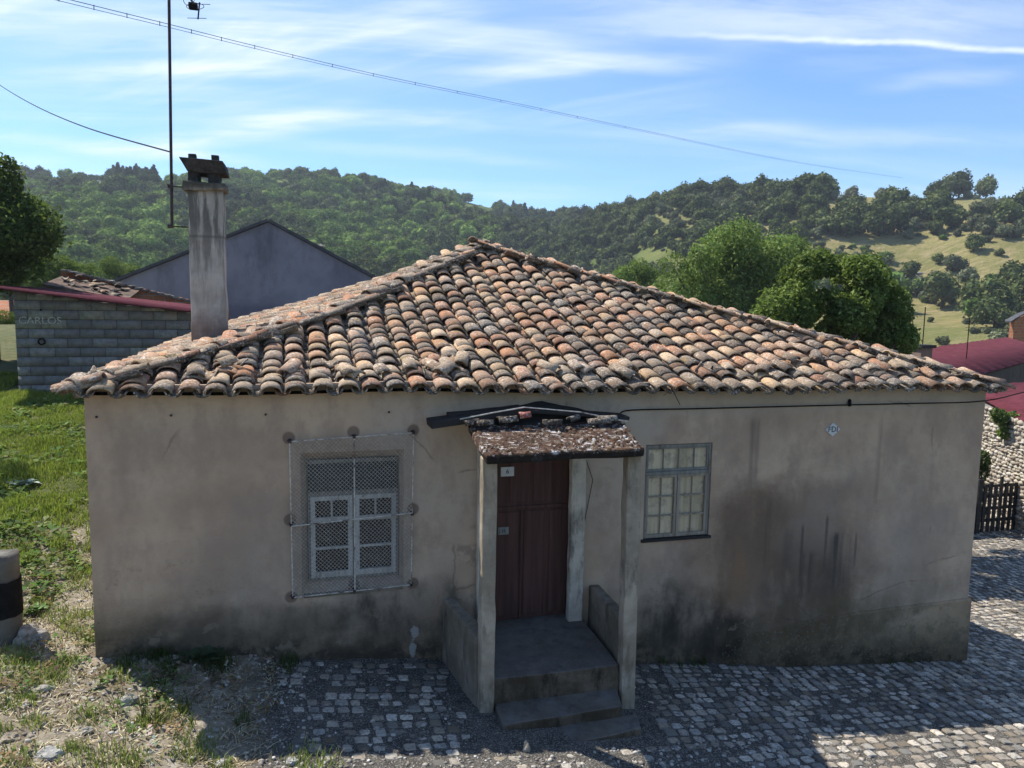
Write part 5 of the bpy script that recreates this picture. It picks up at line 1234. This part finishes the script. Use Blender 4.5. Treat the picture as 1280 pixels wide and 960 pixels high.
for _ in range(5200):       # scrub between the trees
    i=random.randrange(len(P3)); x=P3[i,0]+random.uniform(-3,3); y=P3[i,1]+random.uniform(-3,3); d_,ks=dens(qx[i],qy[i])
    if random.random()> (.07 if d_<.2 else 1): continue
    if d_<.05 and random.random()<.6: continue
    sel.append((x,y,float(far_z(x,y))-.3,random.uniform(.5,1.3),random.choice([0,2,3,4,4])*3+random.randrange(3),random.uniform(0,6.28)))
def fixed(px,py,s,k,label,sq=1.,group=None,name='hillside_tree'):
    p=hit(px,py)
    if p is None: return
    pr=protos[k*3+random.randrange(3)]; o=pr.copy(); C.objects.link(o); o.location=(p[0],p[1],p[2]-.2); d=np.linalg.norm(p-CAM); sc_=s*d/966/1.0; o.scale=(sc_,sc_,sc_*sq); o.rotation_euler=(0,0,random.uniform(0,6.28)); o.name=name; tag(o,label,'tree' if 'tree' in name else 'bush',group)
for a in ((852,246,9,0,'lone round dark tree on the skyline of the middle hill'),(1012,243,11,0,'tall dark tree at the end of the oak wood where the meadow begins'),
          (1178,250,14,0,'left half of the big dark twin tree on the right skyline'),(1198,248,16,0,'right half of the big dark twin tree on the right skyline, the largest crown there'),(1163,250,9,0,'smaller dark tree just left of the big twin tree on the right skyline'),
          (1173,331,7,0,'small dark upright bush in the dry meadow, left of the large grey one'),(1193,342,13,4,'large grey green bush in the middle of the dry meadow'),(1250,322,5,0,'smallest dark bush in the open dry meadow'),(1264,348,8,4,'grey bush at the right edge of the dry meadow'),(1217,315,11,0,'dark round tree at the lower edge of the wood above the dry meadow'),
          (65,222,13,0,'tall dark tree crown highest on the left skyline'),(52,220,10,1,'dark tree crown at the left end of the left skyline'),(98,216,8,1,'small dark pine on the left skyline'),(205,207,5,0,'tiny tree on the left skyline beside the antenna mast'),
          (1058,255,8,4,'pale olive tree in the upper meadow'),(1100,250,7,4,'second pale olive tree from the left in the upper meadow'),(1125,262,8,4,'pale olive tree above the oak wood on the right hill'),(1235,258,7,4,'pale olive tree in the ploughed strip at the right edge'),(1110,330,9,2,'green bush at the left end of the dry meadow beside the rocks')):
    fixed(*a[:5],name='hillside_bush' if 'bush' in a[4] else 'hillside_tree')
sel=np.array(sel); qx,qy,qd=proj(sel[:,:3]+[0,0,1]*1 if False else sel[:,:3]); size=sel[:,3]*966/qd
roofline=np.interp(qx,[0,75,150,230,335,460,600,800,1000,1262,1280],[350,340,348,320,280,343,310,362,420,485,440])
vis=(qx>-10)&(qx<1290)&(qy-size<roofline)&(size>0)
score=np.where(vis,size,0); order=np.argsort(-score); NI=250
ZN=[('dark oak on the wooded slope of the middle hill','oaks on the middle hill'),('olive grey tree on the dry right hill','trees on the right hill'),('green tree on the steep left hill','trees on the left hill')]
for i in order[:NI]:
    x,y,z,s,k,rz=sel[i]; o=protos[int(k)].copy(); C.objects.link(o); o.location=(x,y,z); o.scale=(s,s,s*random.uniform(.85,1.1)); o.rotation_euler=(0,0,rz); o.name='hillside_tree'
    kn=('dark oak','dark pine','mid green tree','light green tree','olive grey tree')[int(k)//3]
    zn='the steep left hill' if qx[i]<620 else ('the middle hill' if qx[i]<1000 else 'the dry right hill')
    zz='lower' if qy[i]>(300 if qx[i]<1000 else 330) else 'upper'
    tag(o,'%s among the many on the %s slope of %s'%(kn,zz,zn),'tree','trees on '+zn)
rest=sel[order[NI:]]
pc_=bpy.data.collections.new('hill_tree_kinds')
for p in protos: pc_.objects.link(p)
names=sorted(p.name for p in pc_.objects); idx=np.array([names.index(protos[int(k)].name) for k in rest[:,4]])
me=bpy.data.meshes.new('hillside_wood'); me.vertices.add(len(rest)); me.vertices.foreach_set('co',rest[:,:3].astype(np.float32).ravel())
for nm,arr,ty in (('sc',rest[:,3],'FLOAT'),('rz',rest[:,5],'FLOAT'),('ki',idx,'INT')):
    a=me.attributes.new(nm,ty,'POINT'); a.data.foreach_set('value',arr.astype(np.int32 if ty=='INT' else np.float32))
wood=bpy.data.objects.new('hillside_wood',me); C.objects.link(wood); tag(wood,'dense mixed oak and pine wood covering the far hills','wood',kind='stuff')
ng=bpy.data.node_groups.new('wood','GeometryNodeTree'); ng.interface.new_socket('Geometry',in_out='INPUT',socket_type='NodeSocketGeometry'); ng.interface.new_socket('Geometry',in_out='OUTPUT',socket_type='NodeSocketGeometry')
N_=ng.nodes; gi=N_.new('NodeGroupInput'); go=N_.new('NodeGroupOutput'); ip=N_.new('GeometryNodeInstanceOnPoints'); ci=N_.new('GeometryNodeCollectionInfo'); ci.inputs['Collection'].default_value=pc_; ci.inputs['Separate Children'].default_value=True; ci.inputs['Reset Children'].default_value=True
def na_(nm,ty):
    n=N_.new('GeometryNodeInputNamedAttribute'); n.data_type=ty; n.inputs['Name'].default_value=nm; return n.outputs[0]
cx_=N_.new('ShaderNodeCombineXYZ'); lk=ng.links.new
lk(na_('rz','FLOAT'),cx_.inputs[2]); lk(gi.outputs[0],ip.inputs['Points']); lk(ci.outputs[0],ip.inputs['Instance']); ip.inputs['Pick Instance'].default_value=True; lk(na_('ki','INT'),ip.inputs['Instance Index'])
e2r=N_.new('FunctionNodeEulerToRotation'); lk(cx_.outputs[0],e2r.inputs[0]); lk(e2r.outputs[0],ip.inputs['Rotation']); lk(na_('sc','FLOAT'),ip.inputs['Scale']); lk(ip.outputs[0],go.inputs[0])
wood.modifiers.new('wood','NODES').node_group=ng
# rocks cropping out of the meadow
m=MB(); r_=random.Random(4)
for px,py,w in ((1112,352,5),(1122,356,4),(1130,350,6),(1140,347,6),(1150,349,5),(1105,347,4),(1135,358,4),(1158,352,4),(1120,345,5),(1146,342,5),(1113,343,3),(1126,362,4)):
    p=hit(px,py); k=w*np.linalg.norm(p-CAM)/966; b=len(m.v); s=r_.random()*9
    m.add([(p[0]+v.x*k*1.5*(1+.4*mnoise.noise(v*1.3+Vector((s,0,0)))),p[1]+v.y*k*(1+.4*mnoise.noise(v*1.3+Vector((0,s,0)))),p[2]+v.z*k*.4*(1+.5*mnoise.noise(v*1.5+Vector((0,0,s))))) for v in RV],RF)
o=m.build('rock_outcrop',simple('lichen_rock',(.30,.28,.25),.35,.8,bump=.8,bd=.3)); tag(o,'pale rocky outcrop at the left end of the dry meadow','rocks')
# far white cottage, blue tarpaulin
cy=40.; a=PW(-30,399,cy); b=PW(11,399,cy)
o=empty('white_cottage',(float(a[0]),cy,-3)); tag(o,'whitewashed cottage glimpsed at the left edge past the block shed','house')
MB().box((a[0],cy,-6),(b[0],cy+5,a[2])).build('wall',MAT['white'],o); m=MB(); z_=float(a[2]); m.add([(a[0]-.3,cy-.3,z_),(b[0]+.3,cy-.3,z_),(b[0]+.3,cy+2.6,z_+1.),(a[0]-.3,cy+2.6,z_+1.),(a[0]-.3,cy+5.3,z_),(b[0]+.3,cy+5.3,z_)],[(0,1,2,3),(3,2,5,4),(0,3,4),(1,5,2),(0,4,5,1)]); m.build('roof',MAT['brick'],o)
p=PW(13,430,30.); bm_=MB(); 
for k in range(7): bm_.box((p[0]-.2+.06*k,30-.2,p[2]-.18+.02*(k%2)),(p[0]-.12+.06*k,30.2,p[2]+.10+.03*(k%3)),jit=.03)
MAT['tarp']=simple('turquoise_tarp',(.03,.30,.36),.2,8,.5,.3,bump=.2); o=bm_.build('tarpaulin',MAT['tarp'],bevel=.02,sub=1,disp=.03); tag(o,'small turquoise tarpaulin on the grass left of the block shed','tarpaulin')
# ------------------------------------------------------------------ wires
def sagpts(P,n=12):
    P=[np.array(p) for p in P]; out=[]
    for i in range(len(P)-1):
        p0=P[max(i-1,0)];p1=P[i];p2=P[i+1];p3=P[min(i+2,len(P)-1)]
        for k in range(n):
            t=k/n; out.append(.5*((2*p1)+(-p0+p2)*t+(2*p0-5*p1+4*p2-p3)*t*t+(-p0+3*p1-3*p2+p3)*t**3))
    out.append(P[-1]); return out
A=[(-60,-38,24),(85,-1,27),(210,30,30),(330,60,34),(480,95,40),(640,128,48),(800,162,62),(1000,203,105),(1128,222,190)]
pl=empty('power_line',tuple(PD(*A[0]))); tag(pl,'long twin overhead power line sloping down across the sky to the right','power line')
w0=sagpts([PD(a,b,c) for a,b,c in A]); 
MB().tube(w0,.010,4).build('wire',MAT['black'],pl); MB().tube([p-np.array([0,0,.10]) for p in w0],.008,4).build('wire',MAT['black'],pl)
m=MB()
for i in range(3,len(w0)-20,4): m.tube([w0[i]+[0,0,.02],w0[i]-np.array([0,0,.12])],.012,4)
m.build('spacer',MAT['black'],pl)
b0_=PW(213,190,4.35); b1_=PD(0,97,27); B_=[b0_+(b1_-b0_)*t_-np.array([0,0,.35*t_*(1.3-t_)*2]) for t_ in (0,.33,.66,1.,1.3)]
o=MB().tube(sagpts(B_),.011,4).build('service_wire',MAT['black']); tag(o,'thin single wire rising from the antenna mast to the upper left','wire')
cw=[PW(770,524,-.22),PW(775,517,-.06),PW(790,512.5,-.025),PW(860,511,-.02),PW(940,509,-.02),PW(1062,506,-.02),PW(1150,504,-.02),PW(1231,501,-.03),PW(1290,488,1.2),PW(1380,470,4)]
o=empty('wall_cable',tuple(map(float,cw[2]))); tag(o,'black cable strung along the front wall under the eave','cable')
MB().tube(sagpts(cw,4),.0085,5).build('cable',MAT['black'],o); MB().tube([PW(1062,500,0),PW(1062,507,-.05)],.022,6).build('insulator',MAT['black'],o)
o=MB().tube([PW(728,560,-.015),PW(741,600,-.02),PW(733,640,-.02),PW(729,660,-.015)],.004,4).build('loose_wire',MAT['black']); tag(o,'thin loose wire dangling on the wall beside the right pilaster','wire')
# eave twig
o=MB().tube([PW(832,478,-.15)+[0,0,.03],PW(843,492,-.27),PW(850,506,-.28)],.005,4).tube([PW(838,487,-.25),PW(829,495,-.3)],.003,3).build('twig',MAT['straw']); tag(o,'dry twig hanging over the eave tiles right of the porch','twig')
# wall stains caused by nails: small dark studs under the eave
for px,py in ((332,518),(121,521),(214,519),(486,515)):
    p=PW(px,py,0); o=MB().tube([(p[0],-.025,p[2]),(p[0],.01,p[2])],.011,6).build('nail_stub',MAT['rust'],house)
# ------------------------------------------------------------------ air
hz=MB().box((CAM[0]-700,CAM[1]-700,-60),(CAM[0]+700,CAM[1]+700,125))
hm=bpy.data.materials.new('air'); hm.use_nodes=True; t=hm.node_tree; t.nodes.remove(t.nodes['Principled BSDF']); pv=t.nodes.new('ShaderNodeVolumePrincipled'); pv.inputs['Color'].default_value=(.80,.88,1,1); pv.inputs['Density'].default_value=HAZE; pv.inputs['Anisotropy'].default_value=.2; t.links.new(pv.outputs[0],t.nodes['Material Output'].inputs['Volume'])
if HAZE>0:
    o=hz.build('haze',hm); tag(o,kind='stuff')
# ------------------------------------------------------------------ sky, sun, camera
SD=Vector((-1.33,1.50,2.78)).normalized(); EL=math.asin(SD.z); AZ_=math.atan2(SD.x,SD.y)
w=bpy.data.worlds.new('World'); w.cycles.sampling_method='MANUAL'; w.cycles.sample_map_resolution=256; sc.world=w; w.use_nodes=True; t=w.node_tree; bg=t.nodes['Background']; bg.inputs[1].default_value=.14
class WM(Mat):
    def __init__(s): s.t=t; s.n=t.nodes; s.l=t.links; s._co=s.n.new('ShaderNodeTexCoord').outputs['Generated']
W=WM(); sky=W.n.new('ShaderNodeTexSky'); sky.sky_type='NISHITA'; sky.sun_disc=False; sky.sun_elevation=EL; sky.sun_rotation=AZ_; sky.altitude=400; sky.air_density=1.0; sky.dust_density=.15; sky.ozone_density=2.2; sky.air_density=1.05
x,y,z=W.xyz()
zz=W.add(W.math('MAXIMUM',z,0.0),.16)
rx,ry=RC[0,0],RC[1,0]; fx,fy=-ry,rx
def lin(a,b): return W.add(W.mul(x,a),W.mul(y,b))
u=W.math('DIVIDE',lin(rx,ry),zz); v=W.math('DIVIDE',lin(fx,fy),zz)
def uv(px,py):
    d=ray(px,py); d=d/np.linalg.norm(d); q=max(d[2],0)+.16; return (d[0]*rx+d[1]*ry)/q,(d[0]*fx+d[1]*fy)/q
tilt=.16
u2=W.add(u,W.mul(v,tilt)); v2=W.sub(v,W.mul(u,tilt))
def cn(su,sv,off,det=6,rg=.6,dist=.3): return W.noise(1,det,rg,v=W.vec(W.mul(u2,su),W.mul(v2,sv),off),dist=dist)
big=W.ss(cn(.35,.8,3.,3),.36,.66); st=W.ss(cn(.55,3.2,1.,5,.62,.5),.42,.72); st2=W.ss(W.noise(1,5,.6,v=W.vec(W.mul(u,.7),W.mul(W.add(v,W.mul(u,.35)),2.6),8.),dist=.4),.46,.70)
veil=W.math('MINIMUM',W.add(W.mul(W.mul(st,big),.5),W.add(W.mul(W.mul(st2,big),.50),W.mul(big,.08))),.85)
left=W.ss(u,.9,-1.0,.55,1.25); veil=W.mul(veil,left); skyc=W.mix(1.0,sky.outputs[0],(.52,.71,.90),'MULTIPLY')
# long thin streaks of cirrus
sn1=W.sub(W.noise(1,3,.6,v=W.vec(W.mul(u,1.6),W.mul(v,.8),5.)),.5); sn2=W.ss(W.noise(1,5,.65,v=W.vec(W.mul(u,2.4),W.mul(v,9),8.),dist=.3),.28,.62,.25,1)
def streak(p0,p1,wd,amp,seed,soft=1.):
    (a0,b0),(a1,b1)=uv(*p0),uv(*p1); k=(b1-b0)/(a1-a0); 
    d=W.sub(v,W.add(W.mul(W.sub(u,a0),k),b0)); d=W.add(d,W.mul(sn1,wd*1.6*(1 if int(seed)%2 else -1)))
    f=W.ss(W.math('ABSOLUTE',d),wd,0.); L_=abs(a1-a0); f=W.mul(f,W.mul(W.ss(u,a0-.25*L_,a0+.3*L_),W.ss(u,a1+.25*L_,a1-.3*L_)))
    return W.mul(W.mul(f,sn2),amp)
for q in (((30,96),(430,87),.10,.55,11.),((150,190),(420,146),.16,.55,12.),((250,150),(640,152),.12,.35,13.),((560,92),(900,76),.10,.38,14.),((700,28),(1280,20),.22,.38,15.),((760,165),(1280,178),.14,.25,16.),((-60,40),(420,60),.25,.3,17.),((1100,108),(1280,96),.10,.25,18.),((-40,165),(330,205),.14,.35,19.),((450,240),(760,246),.2,.25,20.),((350,180),(700,205),.12,.22,21.)):
    veil=W.add(veil,streak(*q))
# old contrail, upper right
(ua,va),(ub,vb)=uv(880,44),uv(1280,63); k_=(vb-va)/(ub-ua)
dl_=W.sub(v,W.add(W.mul(W.sub(u,ua),k_),va)); wav=W.mul(W.sub(W.noise(1,4,.6,v=W.vec(W.mul(u,2.2),0,2.)),.5),.16)
ad=W.add(dl_,wav); tr=W.mul(W.ss(W.math('ABSOLUTE',ad),.028,.0),W.ss(u,ua-.35,ua+.5)); tr=W.mul(tr,W.ss(W.noise(1,6,.7,v=W.vec(W.mul(u,9),W.mul(v,9),0)),.2,.6,.35,1))
below=W.mul(W.mul(W.ss(ad,-.30,0.),W.ss(ad,.02,-.0)),W.ss(u,ua-.9,ua+.3)); 
veil=W.math('MINIMUM',W.add(veil,W.add(W.mul(tr,.6),W.mul(below,.12))),.95)
cc=W.mix(veil,skyc,(4.9,5.4,6.0)); W.link(cc,bg.inputs[0])
sl=bpy.data.lights.new('sun','SUN'); sl.energy=5.0; sl.angle=math.radians(.55); sl.color=(1,.95,.87); so=bpy.data.objects.new('sun',sl); C.objects.link(so); so.rotation_euler=(-SD).to_track_quat('-Z','Y').to_euler()
cam=bpy.data.cameras.new('camera'); cam.sensor_width=36; cam.lens=FPX/1280*36; cam.clip_end=4000; cam.clip_start=.1; co=bpy.data.objects.new('camera',cam); C.objects.link(co)
Mx=Matrix([[*RC[i],CAM[i]] for i in range(3)]+[[0,0,0,1]]); co.matrix_world=Mx; sc.camera=co
sc.view_settings.view_transform='Standard'; sc.view_settings.look='None'; sc.view_settings.exposure=0.58; sc.view_settings.gamma=1
sc.render.engine='CYCLES'; sc.cycles.max_bounces=6; sc.cycles.diffuse_bounces=3; sc.cycles.transparent_max_bounces=4; sc.cycles.volume_bounces=0; sc.cycles.use_denoising=True
